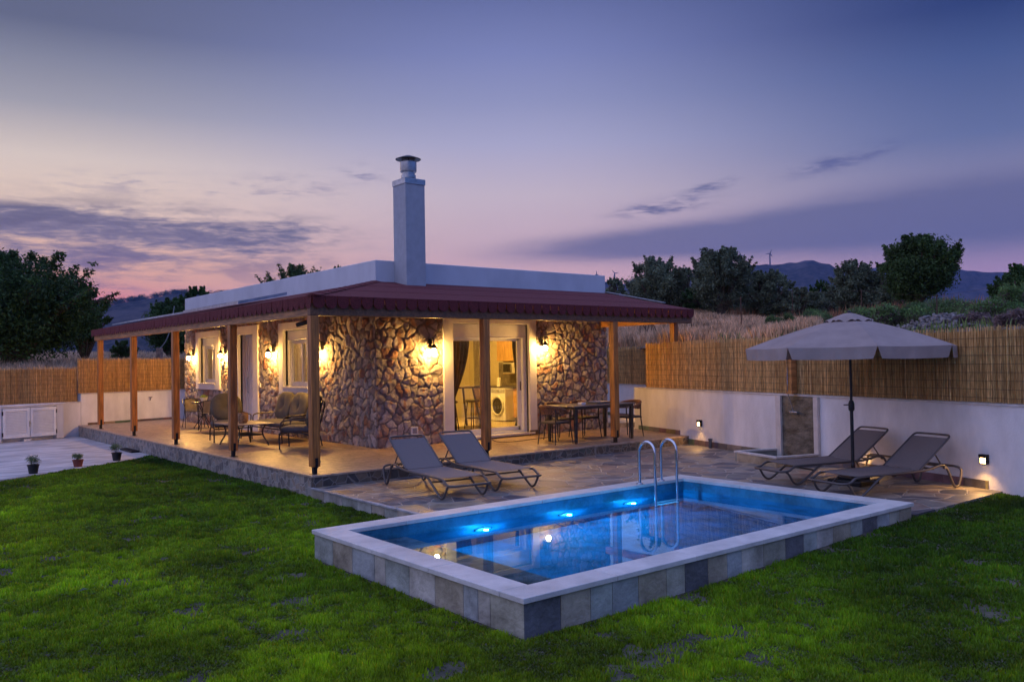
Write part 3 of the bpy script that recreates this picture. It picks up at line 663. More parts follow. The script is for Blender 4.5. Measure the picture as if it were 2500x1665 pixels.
# rafters
for i in range(13):
    x_ = .5+i*.69; yy0 = .16; k_ = 1.0
    r_ = MB(); y1_ = min(HY-.02, 99); x1_ = x_
    if x_ < HX: y1_ = x_
    zf_ = lambda y: EZ-.035+(y-EX)*(ZR-EZ)/(HY-EX)
    r_.add([(x_-.03, yy0, zf_(yy0)), (x_+.03, yy0, zf_(yy0)), (x_+.03, y1_, zf_(y1_)), (x_-.03, y1_, zf_(y1_)), (x_-.03, yy0, zf_(yy0)-.09), (x_+.03, yy0, zf_(yy0)-.09), (x_+.03, y1_, zf_(y1_)-.09), (x_-.03, y1_, zf_(y1_)-.09)], [(0, 1, 2, 3), (7, 6, 5, 4), (0, 4, 5, 1), (1, 5, 6, 2), (2, 6, 7, 3), (3, 7, 4, 0)])
    if y1_ > .4: H_(r_.build('rafter', wood_h))
for i in range(19):
    y_ = .9+i*.69; x1_ = min(HX-.02, y_) if y_ < HY else HX-.02
    r_ = MB(); zf_ = lambda x: EZ-.035+(x-EX)*(ZR-EZ)/(HX-EX); a = .16
    r_.add([(a, y_-.03, zf_(a)), (a, y_+.03, zf_(a)), (x1_, y_+.03, zf_(x1_)), (x1_, y_-.03, zf_(x1_)), (a, y_-.03, zf_(a)-.09), (a, y_+.03, zf_(a)-.09), (x1_, y_+.03, zf_(x1_)-.09), (x1_, y_-.03, zf_(x1_)-.09)], [(3, 2, 1, 0), (4, 5, 6, 7), (0, 1, 5, 4), (1, 2, 6, 5), (2, 3, 7, 6), (3, 0, 4, 7)])
    H_(r_.build('rafter', wood_h))
# scalloped fascia tabs
def scallops(L_, place, gap_every=None):
    mb = MB(); pitch = .208; n_ = int(L_/pitch); pitch = L_/n_
    for i in range(n_):
        c_ = (i+.5)*pitch; r_ = pitch/2-.003-(.009*random.random() if gap_every else 0); zt, zb = .022, -.072-.010*random.random(); pts = [(c_-r_, zt), (c_+r_, zt)]+[(c_+r_*math.cos(a), zb-r_*.98*math.sin(a)) for a in np.linspace(0, math.pi, 9)]
        n2 = len(pts); off = random.uniform(0, .008)
        v = [place(u, off, EZ+zz) for u, zz in pts]+[place(u, off+.008, EZ+zz) for u, zz in pts]
        mb.add(v, [tuple(range(n2)), tuple(range(n2, 2*n2))[::-1]]+[(k, (k+1) % n2+0, (k+1) % n2+n2, k+n2) for k in range(n2)])
    return mb
o = scallops(8.95, lambda u, d_, z_: (EX+u, EX-.004-d_, z_), True).build('scalloped_fascia', shingle); o.parent = roof
o = scallops(13.8, lambda u, d_, z_: (EX-.004-d_, EX+u, z_)).build('scalloped_fascia', shingle); o.parent = roof
o = scallops(2.6, lambda u, d_, z_: (9.0+.004+d_, EX+u, z_+u*.2)).build('scalloped_fascia', shingle); o.parent = roof
# flashing strip and the long dark panel lying on the side slope
fl = MB(); fl.box((HX2-.02, EX+.9, 0), (HX2+.10, HY, .012), T=lambda x, y, z: (x, y, EZ+.04+(y-EX)*(ZR-EZ)/(HY-EX)+z)); o = fl.build('verge_flashing', zinc); o.parent = roof
def on_left(x, y, z): return (x, y, EZ+.035+(x-EX)*(ZR-EZ)/(HX-EX)+z)
fl = MB(); yy = 7.6
while yy < 13.7:
    L_ = random.uniform(.9, 1.7); y2 = min(yy+L_, 13.8); fl.box((.55, yy+.01, .02), (1.05, y2-.01, .05), T=on_left, tint=random.choice([(1, 1, 1), (.6, .65, .7), (.85, .85, .88)])); yy = y2
o = fl.build('roof_sheet', mat('pale_roof_sheet', (.50, .50, .50), .5, var=.2, tint='tint')); o.parent = roof
fl = MB(); fl.box((.55, 4.3, .03), (1.5, 7.55, .07), T=on_left); o = fl.build('solar_panel', mat('dark_panel', (.02, .022, .03), .15, .3), bevel=.004); o.parent = roof
fl = MB()
for a, b in (((.53, 4.28), (.56, 7.57)), ((1.49, 4.28), (1.53, 7.57))): fl.box((*a, .028), (*b, .085), T=on_left)
for y_ in (4.28, 7.53): fl.box((.56, y_, .028), (1.49, y_+.03, .085), T=on_left)
o2 = fl.build('panel_frame', zinc); o2.parent = o
# beams
for nm, a, b in (('front_beam', (.03, .08, 2.41), (8.98, .19, 2.60)), ('side_beam', (.08, .191, 2.41), (.19, 13.75, 2.60)), ('end_beam', (8.87, .191, 2.43), (8.98, HY-.02, 2.60))):
    q_ = MB(); q_.box(a, b); H_(q_.build(nm, wood_h if nm != 'front_beam' else mat('dark_brown_pine', (.17, .075, .03), .5, var=.25, scale=3, stretch=(8, 1, 8)), bevel=.008))  # front beam takes a darker brown than the other beams
# posts
posts = [(.10, .14), (.13, 3.55), (.13, 6.85), (.13, 10.05), (.13, 13.3), (3.37, .14), (6.60, .14)]
for (x_, y_) in posts:
    q_ = MB(); hw = .067; q_.box((x_-hw, y_-hw, .115), (x_+hw, y_+hw, 2.408)); po = H_(q_.build('porch_post', wood, bevel=.008))
    b_ = MB(); b_.box((x_-.03, y_-.03, .006), (x_+.03, y_+.03, .12)); b_.box((x_-.065, y_-.065, 0), (x_+.065, y_+.065, .007))
    for sx in (-1, 1):
        b_.box((x_-.022, y_+sx*(hw+.003)-.003, .10), (x_+.022, y_+sx*(hw+.003)+.003, .25))
        for zz in (.16, .215): b_.tube([(x_-.0, y_+sx*(hw+.006), zz), (x_, y_+sx*(hw+.016), zz)], .012, 6)
    o = b_.build('post_shoe', black); o.parent = po
x_, y_ = 8.93, .55; q_ = MB(); q_.box((x_-hw, y_-hw, 1.0), (x_+hw, y_+hw, 2.43)); H_(q_.build('porch_post', wood, bevel=.008))

# --- openings: surrounds, reveals, frames
def surround(name, axis, fx, a0, a1, z0, z1, o_, mat_=plaster):
    """flat white band round an opening; o_=(a,b,c,d) opening"""
    mb = MB(); t1 = .05
    def B(a, b, c_, d_):
        if b-a < 1e-4 or d_-c_ < 1e-4: return
        if axis == 'x': mb.box((a, fx-t1-.02, c_), (b, fx+.06, d_))
        else: mb.box((fx-t1-.02, a, c_), (fx+.06, b, d_))
    B(a0, o_[0], z0, z1); B(o_[1], a1, z0, z1); B(o_[0], o_[1], o_[3], z1)
    if z0 > .2: B(o_[0], o_[1], z0, o_[2])
    return H_(mb.build(name, mat_, bevel=.006))
surround('door_surround', 'x', HY, DR[0], DR[1], .05, DR[3], DO); surround('window_surround', 'y', HX, *W1, W1O); surround('window_surround', 'y', HX, *W2, W2O); surround('door_surround', 'y', HX, FD[0], FD[1], .03, FD[3], FDO)
q_ = MB(); q_.box((DO[0]-.1, HY-.11, .03), (DO[1]+.1, HY+.2, .072)); H_(q_.build('door_threshold', mat('marble_sill', (.66, .64, .62), .35, var=.06), bevel=.004))
q_ = MB(); q_.box((DR[1]-.24, HY-.09, .002), (DR[1]+.01, HY-.075, .11)); q_.box((DR[1]+.0, HY-.085, .002), (DR[1]+.012, HY-.03, .11)); H_(q_.build('skirting_tile', kerbm))
mossy = None
sheer = mat('sheer_curtain', (.55, .50, .42), .9, var=.08, transl=.55)
veil = glass_mat('veil', (1, 1, 1)); t = veil.node_tree; X.nt = t; t.nodes.clear(); o_ = t.nodes.new('ShaderNodeOutputMaterial'); a1 = t.nodes.new('ShaderNodeBsdfTransparent'); a2 = t.nodes.new('ShaderNodeBsdfDiffuse'); a2.inputs[0].default_value = (.30, .27, .23, 1); mx = t.nodes.new('ShaderNodeMixShader'); mx.inputs[0].default_value = .45; t.links.new(a1.outputs[0], mx.inputs[1]); t.links.new(a2.outputs[0], mx.inputs[2]); t.links.new(mx.outputs[0], o_.inputs[0]); dark_cur = mat('dark_curtain', (.055, .045, .045), .9, var=.2, transl=.15)
def wavy(name, m_, fn, nu=60, nv=10):
    V_ = []; 
    for i in range(nu+1):
        for j in range(nv+1): V_.append(fn(i/nu, j/nv))
    F_ = [(i*(nv+1)+j, (i+1)*(nv+1)+j, (i+1)*(nv+1)+j+1, i*(nv+1)+j+1) for i in range(nu) for j in range(nv)]
    mb = MB(); mb.add(V_, F_); return mb.build(name, m_, smooth=True, angle=180)
def window(o_):
    a, b, z0, z1 = o_; X0 = HX+.12; w_ = empty('window', (HX, (a+b)/2, z0)); H_(w_)
    w_.parent = house; w_.matrix_parent_inverse = HM; inv = Matrix.Translation((-HX, -(a+b)/2, -z0))
    def K(o): o.parent = w_; o.matrix_parent_inverse = inv; return o
    q_ = MB(); q_.box((HX-.10, a-.04, z0-.045), (X0+.05, b+.04, z0-.002)); K(q_.build('sill', MATS['marble_sill'], bevel=.004))
    q_ = MB(); q_.box((X0-.07, a+.002, z1-.21), (X0+.12, b-.002, z1-.002)); q_.box((X0-.075, a+.01, z1-.225), (X0+.0, b-.01, z1-.205)); K(q_.build('shutter_box', upvc, bevel=.006))
    zt = z1-.21; f_ = MB(); t_ = .05
    for (p0, p1, r0, r1) in ((a, a+t_, z0, zt), (b-t_, b, z0, zt), (a+t_, b-t_, z0, z0+t_), (a+t_, b-t_, zt-t_, zt)): f_.box((X0, p0+.001, r0+.001), (X0+.07, p1-.001, r1-.001))
    mid = (a+b)/2
    for (p0, p1, dx) in ((a+t_, mid+.03, .012), (mid-.03, b-t_, .04)):
        s_ = .055
        for (m0, m1, r0, r1) in ((p0, p0+s_, z0+t_, zt-t_), (p1-s_, p1, z0+t_, zt-t_), (p0+s_, p1-s_, z0+t_, z0+t_+s_), (p0+s_, p1-s_, zt-t_-s_, zt-t_)): f_.box((X0+dx-.02, m0+.002, r0+.002), (X0+dx+.02, m1-.002, r1-.002))
    K(f_.build('frame', upvc, bevel=.003))
    g_ = MB(); g_.box((X0+.036, a+t_+.05, z0+t_+.05), (X0+.040, b-t_-.05, zt-t_-.05)); K(g_.build('pane', glass))
    c_ = wavy('curtain', sheer, lambda u, v: (X0+.085+.010*math.sin(u*55+1), a+.02+u*(b-a-.04), z0+.02+v*(zt-z0)), 90, 4); K(c_)
window(W1O); window(W2O)
# front door leaf
a, b, z0, z1 = FDO; X0 = HX+.17
dr = MB(); dr.box((X0, a+.07, z0+.01), (X0+.06, b-.07, z1-.07)); door = H_(dr.build('front_door', upvc, bevel=.006))
f_ = MB(); f_.box((X0-.03, a+.001, z0), (X0+.07, a+.068, z1)); f_.box((X0-.03, b-.068, z0), (X0+.07, b-.001, z1)); f_.box((X0-.03, a+.069, z1-.068), (X0+.07, b-.069, z1)); o = f_.build('door_frame', upvc, bevel=.004); o.parent = door
f_ = MB(); ym = (a+b)/2
def rect_ring(y0, y1, za, zb, w_=.018):
    for p in (((y0, za), (y0+w_, zb)), ((y1-w_, za), (y1, zb)), ((y0+w_, za), (y1-w_, za+w_)), ((y0+w_, zb-w_), (y1-w_, zb))): f_.box((X0-.012, p[0][0], p[0][1]), (X0-.001, p[1][0], p[1][1]))
rect_ring(ym-.26, ym+.26, .28, 2.2); rect_ring(ym-.31, ym+.31, .22, 2.27, .01)
for (cy, r_, a0, a1) in ((ym-.02, .17, 60, 300), (ym+.05, .11, -120, 110)):
    for zc_ in (1.35, .95): f_.tube([(X0-.008, cy+r_*math.cos(R(q)), zc_+r_*1.5*math.sin(R(q))) for q in np.linspace(a0, a1, 16)], .010, 6)
o = f_.build('door_panel_moulding', upvc); o.parent = door
f_ = MB(); f_.tube([(X0-.002, b-.13, .95), (X0-.05, b-.13, .97), (X0-.05, b-.13, 1.33), (X0-.002, b-.13, 1.35)], .012, 8); o = f_.build('handle', chrome, smooth=True); o.parent = door
# sliding glass door
a, b, z0, z1 = DO; Y0 = HY+.10
q_ = MB(); q_.box((a+.002, Y0-.06, 2.185), (b-.002, Y0+.14, z1-.002)); q_.box((a+.02, Y0-.07, 2.17), (b-.02, Y0-.02, 2.19)); H_(q_.build('shutter_box', upvc, bevel=.006))
f_ = MB(); zt = 2.185
for (p0, p1, r0, r1) in ((a, a+.035, z0, zt), (b-.09, b, z0, zt), (a+.035, b-.09, z0+.001, z0+.045), (a+.035, b-.09, zt-.03, zt)): f_.box((p0+.001, Y0-.04, r0), (p1-.001, Y0+.08, r1-.001))
for (p0, p1, dy) in ((a+.035, 5.48, .0), (5.40, b-.09, .05)):
    s_ = .05
    for (m0, m1, r0, r1) in ((p0, p0+s_, z0+.05, zt-.03), (p1-s_-(.06 if dy else 0), p1, z0+.05, zt-.03), (p0+s_, p1-s_, z0+.05, z0+.14), (p0+s_, p1-s_, zt-.08, zt-.03)): f_.box((m0+.001, Y0+dy-.022, r0), (m1-.001, Y0+dy+.022, r1-.001))
sd_ = H_(f_.build('sliding_door', upvc, bevel=.003))
for nm, p0, p1, dy in (('pane', a+.085, 5.43, 0), ('pane', 5.45, b-.2, .05)):
    g_ = MB(); g_.box((p0, Y0+dy-.002, z0+.14), (p1, Y0+dy+.002, zt-.08)); o = g_.build(nm, glass); o.parent = sd_
g_ = MB(); g_.box((b-.135, Y0+.015, 1.0), (b-.115, Y0+.027, 1.2)); o = g_.build('handle', black, bevel=.003); o.parent = sd_

# --- interior shell
cream = mat('interior_plaster', (.62, .56, .42), .8, var=.05, scale=2)
q_ = MB(); q_.box((HX+ct+.01, HY+ct+.01, .06), (HX2-ct-.01, 9.0, .098)); H_(q_.build('interior_floor', mat('interior_tile', (.50, .42, .30), .3, var=.12)))
q_ = MB(); q_.box((HX+ct+.01, 8.0, .1), (HX2-ct-.01, 8.1, 2.9)); q_.box((HX2-ct-.04, HY+ct+.01, .1), (HX2-ct-.012, 8.0, 2.9)); q_.box((HX+ct+.012, HY+ct+.01, .1), (HX+ct+.04, 5.3, 2.9)); q_.box((4.3, 5.3, .1), (4.36, 8.0, 2.9)); q_.box((HX+ct+.01, 5.3, .1), (4.36, 5.36, 2.9)); q_.box((HX+ct+.05, HY+ct+.005, .1), (DO[0], HY+ct+.02, 2.9)); q_.box((DO[1], HY+ct+.005, .1), (HX2-ct-.05, HY+ct+.02, 2.9))
H_(q_.build('interior_wall', cream))
q_ = MB(); q_.box((HX+ct+.01, HY+ct+.01, 2.9), (HX2-ct-.01, 9.0, 2.95)); H_(q_.build('ceiling', cream))
q_ = MB(); q_.box((HX2-ct-.05, 3.4, .98), (HX2-ct-.042, 6.6, 1.62)); H_(q_.build('splashback', mat('grey_tile', (.16, .14, .12), .3, var=.2)))
oak = mat('oak_veneer', (.50, .30, .12), .45, var=.15, scale=3, stretch=(6, 6, 1))
cab = MB(); cab.box((8.15, 3.5, .2), (8.70, 5.40, .95)); cab.box((8.15, 6.12, .2), (8.70, 7.0, .95)); kc = cab.build('kitchen_cabinet', oak, bevel=.004)
tag(kc, 'oak fronted kitchen base cabinets beside the washing machine indoors', 'cabinet')
q_ = MB(); q_.box((8.10, 3.45, .952), (8.71, 7.05, .99)); o = q_.build('worktop', mat('dark_worktop', (.07, .06, .055), .3), kc, bevel=.004)
q_ = MB()
for yy in (3.9, 4.4, 4.9): q_ = MB(); q_.tube([(8.148, yy+.08, .78), (8.125, yy+.08, .79), (8.125, yy+.08, .89), (8.148, yy+.08, .90)], .006, 6); q_.build('handle', chrome, kc)
uc = MB(); uc.box((8.38, 4.35, 1.66), (8.70, 6.25, 2.42)); o = uc.build('wall_cabinet', oak, bevel=.004); tag(o, 'oak wall cabinet seen through the glass door above the microwave', 'cabinet')
mw = empty('microwave', (8.5, 5.75, 1.33), label='small black microwave under the oak wall cabinet', cat='microwave')
q_ = MB(); q_.box((-.12, -.25, 0), (.19, .25, .28)); q_.build('body', mat('silver_plastic', (.45, .43, .4), .35), mw, bevel=.008); q_ = MB(); q_.box((-.128, -.12, .03), (-.121, .23, .25)); q_.build('door', black, mw); q_ = MB(); q_.tube([(-.14, -.10, .05), (-.14, -.10, .23)], .008, 6); q_.build('handle', chrome, mw)
q_ = MB(); q_.box((8.42, 5.45, 1.31), (8.70, 6.05, 1.328)); o = q_.build('microwave_shelf', oak); tag(o, 'thin shelf carrying the microwave on the kitchen wall', 'shelf')
# washing machine, door faces -x
wmh = empty('washing_machine', (7.88, 5.60, .1), label='white front loading washing machine inside the glass door', cat='washing machine')
q_ = MB(); q_.box((0, -.31, .02), (.58, .31, .85)); q_.build('body', white, wmh, bevel=.012)
q_ = MB(); q_.tube([(-.012, .235*math.cos(a), .40+.235*math.sin(a)) for a in np.linspace(0, 2*math.pi, 36)[:-1]], .03, 10, closed=True); q_.build('door_ring', mat('ring_plastic', (.62, .62, .6), .3), wmh, smooth=True)
q_ = MB(); q_.add([(-.006, 0, .40)]+[(-.006, .21*math.cos(a), .40+.21*math.sin(a)) for a in np.linspace(0, 2*math.pi, 30)[:-1]], [(0, (k+1) % 29+1, k+1) for k in range(29)]); q_.build('door_glass', mat('dark_glass', (.03, .03, .035), .08), wmh)
q_ = MB(); q_.box((-.006, -.30, .735), (-.001, .30, .84)); q_.box((-.010, .12, .75), (-.006, .28, .825)); q_.build('control_panel', mat('grey_plastic', (.35, .36, .38), .4), wmh)
q_ = MB(); q_.lathe([(.035, 0), (.032, .02)], n=16); o = q_.build('dial', chrome, wmh); o.location = (-.006, -.02, .785); o.rotation_euler = (0, R(-90), 0)
q_ = MB(); q_.lathe([(.055, 0), (.06, .02), (.058, .22), (.03, .24)], (8.05, 5.75, .99), 16); o = q_.build('paper_roll', white, smooth=True); tag(o, 'white paper roll standing on the worktop behind the glass door', 'paper roll')
# bar table and stools behind the left pane
dkw = mat('dark_wood', (.07, .045, .03), .5)
tb = empty('bar_table', (6.0, 4.8, .1), label='dark high table with splayed legs behind the left door pane', cat='table')
q_ = MB(); q_.box((-.6, -.35, .93), (.6, .35, .97)); q_.build('tabletop', dkw, tb, bevel=.005)
for sx in (-1, 1):
    for sy in (-1, 1): q_ = MB(); q_.tube([(sx*.35, sy*.2, .93), (sx*.52, sy*.3, 0)], .025, 8); q_.build('leg', dkw, tb, smooth=True)
stl = empty('bar_stool', (5.35, 4.1, .1), label='dark bar stool nearest the left curtain indoors', cat='stool', group='bar stools at the high table')
q_ = MB(); q_.lathe([(.14, .62), (.17, .64), (.17, .66), (.15, .68)], n=20); q_.build('seat', dkw, stl, smooth=True)
for k in range(4): q_ = MB(); a = R(45+90*k); q_.tube([(.11*math.cos(a), .11*math.sin(a), .63), (.19*math.cos(a), .19*math.sin(a), 0)], .013, 6); q_.build('leg', dkw, stl, smooth=True)
q_ = MB(); q_.tube([(.155*math.cos(R(45+90*k)), .155*math.sin(R(45+90*k)), .25) for k in range(4)], .008, 6, closed=True); q_.build('foot_ring', dkw, stl)
s2 = copy_tree(stl); s2.location = (6.0, 4.15, .1); s2['label'] = 'dark bar stool in front of the high table middle indoors'
q_ = MB(); q_.lathe([(.02, 0), (.13, .02), (.15, .07), (.14, .075), (.11, .03)], (5.9, 4.8, 1.07), 20); o = q_.build('bowl', white, smooth=True); tag(o, 'shallow bowl on the high table indoors', 'bowl')
# curtains
Yc = 3.22
def left_cur(u, v):
    z_ = 2.14-v*2.03; k = (2.14-z_)
    wdt = .46*max(.05, 1-(k/1.35)**1.7) if k < 1.3 else .07
    if k > 1.3: wdt = .06+.05*(k-1.3)
    return (4.72+u*max(wdt+.10, .16), Yc+.03*math.sin(u*34), z_)
o = wavy('dark_curtain', dark_cur, left_cur, 40, 26); tag(o, 'dark curtain tied back at the left of the glass door', 'curtain', 'curtains of the sliding door')
def right_cur(u, v):
    z_ = 2.14-v*2.03; k = v
    wdt = .26-.20*math.sin(min(k/.72, 1)*math.pi/2)**2+max(0, k-.72)*.6
    return (6.72-u*wdt, Yc+.03*math.sin(u*30), z_)
o = wavy('dark_curtain', dark_cur, right_cur, 40, 26); tag(o, 'dark curtain gathered at the right of the glass door', 'curtain', 'curtains of the sliding door')
def sheer_(u, v): return (5.34+.30*u+.02*v, Yc-.06+.025*math.sin(u*52), 2.14-v*2.03)
o = wavy('sheer_curtain', veil, sheer_, 70, 3); tag(o, 'thin grey sheer curtain hanging behind the left door pane', 'curtain', 'curtains of the sliding door')
# indoor lamp (gives the room its yellow light)
cl_ = empty('ceiling_lamp', (6.4, 5.2, 2.9), label='warm round ceiling lamp inside the kitchen', cat='ceiling lamp')
q_ = MB(); q_.lathe([(.16, -.08), (.19, -.05), (.19, -.004), (.17, 0)], n=24); q_.build('shade', mat('kitchen_glow', (.8, .7, .5), .4, emis=(1, .55, .10), estr=430), cl_, smooth=True)
cl2 = empty('ceiling_lamp', (3.95, 11.9, 2.9), label='warm ceiling lamp behind the far bedroom window', cat='ceiling lamp')
q_ = MB(); q_.lathe([(.16, -.08), (.19, -.05), (.19, -.004), (.17, 0)], n=24); q_.build('shade', mat('bedroom_glow', (.8, .7, .5), .4, emis=(1, .58, .2), estr=60), cl2, smooth=True)

cl3 = copy_tree(cl2); cl3.location = (3.75, 6.7, 2.9); cl3['label'] = 'warm ceiling lamp behind the near side window'
# small things on the stone walls
q_ = MB(); q_.box((3.44, HY-.065, .215), (3.60, HY-.03, .375)); vg = q_.build('vent_grille', white, bevel=.004); tag(vg, 'small white square vent low on the stone front wall', 'vent')
q_ = MB()
for k in range(6): q_.box((3.47, HY-.068, .245+k*.018), (3.57, HY-.0655, .253+k*.018))
q_.build('slots', darkm, vg)
orn = empty('wall_ornament', (HX-.07, 10.93, 1.72), rz=0, label='small round blue and white ornament on the stone wall by the door', cat='ornament')
for nm, r_, m_, dx in (('rim', .085, mat('blue_enamel', (.03, .08, .25), .25), 0), ('disc', .055, white, -.006), ('centre', .022, MATS['blue_enamel'], -.012)):
    q_ = MB(); q_.lathe([(r_, 0), (r_*.95, .012), (.001, .014)], n=24); o = q_.build(nm, m_, orn, smooth=True); o.rotation_euler = (0, R(-90), 0); o.location = (dx, 0, 0)
q_ = MB(); q_.box((HX-.07, 8.40, 1.12), (HX-.04, 8.48, 1.22)); o = q_.build('doorbell', white, bevel=.004); tag(o, 'small white switch on the stone wall right of the front door', 'switch')
# security camera hanging inside the corner post
sc_ = empty('security_camera', (.40, .85, 2.40), label='small bullet security camera under the beam near the corner post', cat='security camera')
q_ = MB(); q_.lathe([(.04, -.02), (.04, 0)], n=16); q_.tube([(0, 0, -.01), (-.03, .02, -.05), (-.06, .03, -.06)], .014, 8); q_.build('mount', white, sc_, smooth=True)
q_ = MB(); q_.tube([(-.05, .02, -.05), (-.19, .10, -.10)], .036, 14); q_.tube([(-.19, .10, -.10), (-.20, .106, -.104)], .03, 14); q_.build('camera_body', darkm, sc_, smooth=True)

# ============================================================ WALL LANTERNS
bulb = mat('lit_globe', (1, .9, .7), .3, emis=(1, .52, .12), estr=980)
wl = empty('wall_lantern', (0, 0, 0), label='tmp', cat='wall lamp', group='lit lanterns on the stone walls')   # wall behind at -y... lantern points to -y
q_ = MB(); q_.box((-.035, -.045, .06), (.035, -.0, .26)); q_.build('backplate', black, wl, bevel=.01)
q_ = MB(); q_.tube(smooth_path([(0, -.03, .2), (0, -.07, .27), (0, -.14, .28), (0, -.15, .2), (0, -.15, .16)]), .009, 8); q_.build('arm', black, wl, smooth=True)
q_ = MB(); q_.lathe([(.055, .055), (.085, .06), (.06, .10), (.035, .13), (.012, .16)], (0, -.15, 0), 16); q_.build('cap', black, wl, smooth=True)
q_ = MB(); q_.lathe([(.001, -.055), (.03, -.046), (.048, -.022), (.052, .0), (.046, .025), (.03, .045), (.02, .056)], (0, -.15, 0), 20); q_.build('globe', bulb, wl, smooth=True)
lant = [((6.92, HY-.04, 1.93), 0, 'lit lantern right of the sliding glass door'), ((3.92, HY-.04, 1.88), 0, 'lit lantern left of the sliding glass door'),
        ((HX-.04, 13.35, 1.90), -90, 'lit lantern at the far end of the side wall'), ((HX-.04, 10.78, 1.92), -90, 'lit lantern between the far window and the white door'),
        ((HX-.04, 7.62, 1.90), -90, 'lit lantern between the white door and the near window'), ((HX-.04, 5.02, 1.90), -90, 'lit lantern beside the corner post right of the near window')]
for i, (loc, rz, lb) in enumerate(lant):
    o = wl if i == 0 else copy_tree(wl); o.location = loc; o.rotation_euler = (0, 0, R(rz)); o['label'] = lb

# ============================================================ PLOT WALLS AND FENCES
capm = mat('wall_coping', (.60, .57, .55), .7, var=.08)
def run_wall(label, fn, s0, s1, z0, z1, th=.2, cap=True, cat='wall', skirt=None):
    w_ = empty('plot_wall', fn(s0, -th, z0), label=label, cat=cat); inv = Matrix.Translation([-c for c in fn(s0, -th, z0)])
    q_ = MB(); q_.box((s0, -th, z0), (s1, 0, z1-(.03 if cap else 0)), T=lambda s, o, z: fn(s, o, z)); o = q_.build('wall_face', wall_pl, w_); o.matrix_parent_inverse = inv
    if cap: q_ = MB(); q_.box((s0-.01, -th-.02, z1-.03), (s1+.01, .02, z1), T=lambda s, o, z: fn(s, o, z)); o = q_.build('coping', capm, w_, bevel=.004); o.matrix_parent_inverse = inv
    for (a, b, c_, d_) in (skirt or []):
        q_ = MB(); s = a
        while s < b-.01:
            s2 = min(s+random.uniform(.28, .55), b); q_.box((s+.003, .001, c_), (s2-.003, .018, d_), tint=tuple(random.uniform(.5, 1.0)*c for c in random.choice([(.42, .36, .27), (.30, .31, .28), (.36, .28, .21), (.22, .22, .23)])), T=lambda s_, o_, z_: fn(s_, o_, z_)); s = s2
        o = q_.build('skirting', slate_t, w_); o.matrix_parent_inverse = inv
    return w_, inv
w1, i1 = run_wall('long white plastered wall on the right behind the loungers', RW, 0, 16, -.6, .99, skirt=[(.0, 1.75, -.17, .095), (1.76, 4.9, ZD-.1, -.06), (6.08, 9.25, ZD-.1, -.06)])
w2, i2 = run_wall('set back stretch of white wall seen past the dining table', FW, -.2, 14, -.6, .98, skirt=[(.0, 13, .09, .19)])
q_ = MB(); q_.box((-.2, -1.1, -.5), (.0, .0, .985), T=lambda s, o, z: RW(s, o, z)); o = q_.build('return_face', wall_pl, w1); o.matrix_parent_inverse = i1
w3, i3 = run_wall('low white wall at the back left beside the porch', BW, -.19, 6, -.6, .92, skirt=[(.0, 2.9, -.01, .06)])
w4, i4 = run_wall('lower white wall behind the storage cupboard', BW, -13, -.20, -.6, .69)
def reed_fence(label, fn, s0, s1, z0, z1, o0=.02, seed=1, posts_=True, dens=.0125, zr=.03):
    r2 = np.random.default_rng(seed); f = empty('reed_fence', fn(s0, o0, z0), label=label, cat='reed fence'); inv = Matrix.Translation([-c for c in fn(s0, o0, z0)])
    n_ = int((s1-s0)/dens); s = np.linspace(s0, s1, n_)+r2.normal(0, .003, n_); o_ = o0+r2.normal(0, .005, n_); r_ = r2.uniform(.004, .0075, n_)
    zt = z1+r2.normal(0, .010, n_)+zr*.5*np.sin(s*1.7+seed)*.3; zb = z0+r2.uniform(-.008, .012, n_); le = r2.normal(0, .010, n_)
    V_ = np.empty((n_, 6, 3)); ang = np.array([90, 210, 330])*math.pi/180
    A = np.array(fn(0, 0, 0)[:2]); ds = np.array(fn(1, 0, 0)[:2])-A; do = np.array(fn(0, 1, 0)[:2])-A
    for k in range(3):
        for e_, (zz, l_) in enumerate(((zb, 0), (zt, le))):
            ss = s+r_*np.cos(ang[k])+l_; oo = o_+r_*np.sin(ang[k])
            V_[:, e_*3+k, 0] = A[0]+ds[0]*ss+do[0]*oo; V_[:, e_*3+k, 1] = A[1]+ds[1]*ss+do[1]*oo; V_[:, e_*3+k, 2] = zz
    base = np.arange(n_)[:, None]*6; Fq = np.concatenate([base+np.array([k, (k+1) % 3, (k+1) % 3+3, k+3]) for k in range(3)]).reshape(-1, 4)
    tn = r2.uniform(.72, 1.18, (n_, 1))*np.array([1, 1, 1]); g_ = r2.random(n_); tn[g_ > .95] *= np.array([.6, .55, .55]); tn[g_ < .08] *= np.array([1.25, 1.3, 1.4])
    band = .93+.14*value_noise(s, s*0, .35, seed)[:, None]; tn = tn*band
    o = np_mesh('reeds', V_.reshape(-1, 3), Fq, reed, f, tint=np.tile(tn, (3, 1))); o.matrix_parent_inverse = inv
    q_ = MB(); nw = int((z1-z0)/.115)
    for k in range(nw):
        zz = z0+.06+k*.115; q_.tube([fn(s_, o0+.013, zz+.004*math.sin(s_*3+k)) for s_ in np.linspace(s0, s1, 12)], .0028, 4)
    o = q_.build('binding_wire', darkm, f); o.matrix_parent_inverse = inv
    q_ = MB(); q_.box((s0, o0-.025, z0+.0), (s1, o0-.012, z1-.05), T=lambda a, b, c_: fn(a, b, c_)); o = q_.build('backing_mat', mat('reed_backing', (.50, .27, .08), .9), f); o.matrix_parent_inverse = inv
    return f
reed_fence('tall golden reed fence on top of the right wall', RW, .40, 16, 1.0, 2.02, seed=3)
reed_fence('shaded reed fence beyond the porch end on the set back wall', FW, 0, 13, .99, 1.98, seed=5)
reed_fence('reed fence on the back wall behind the porch posts', BW, -.28, 6, .93, 1.94, seed=7, dens=.0135)
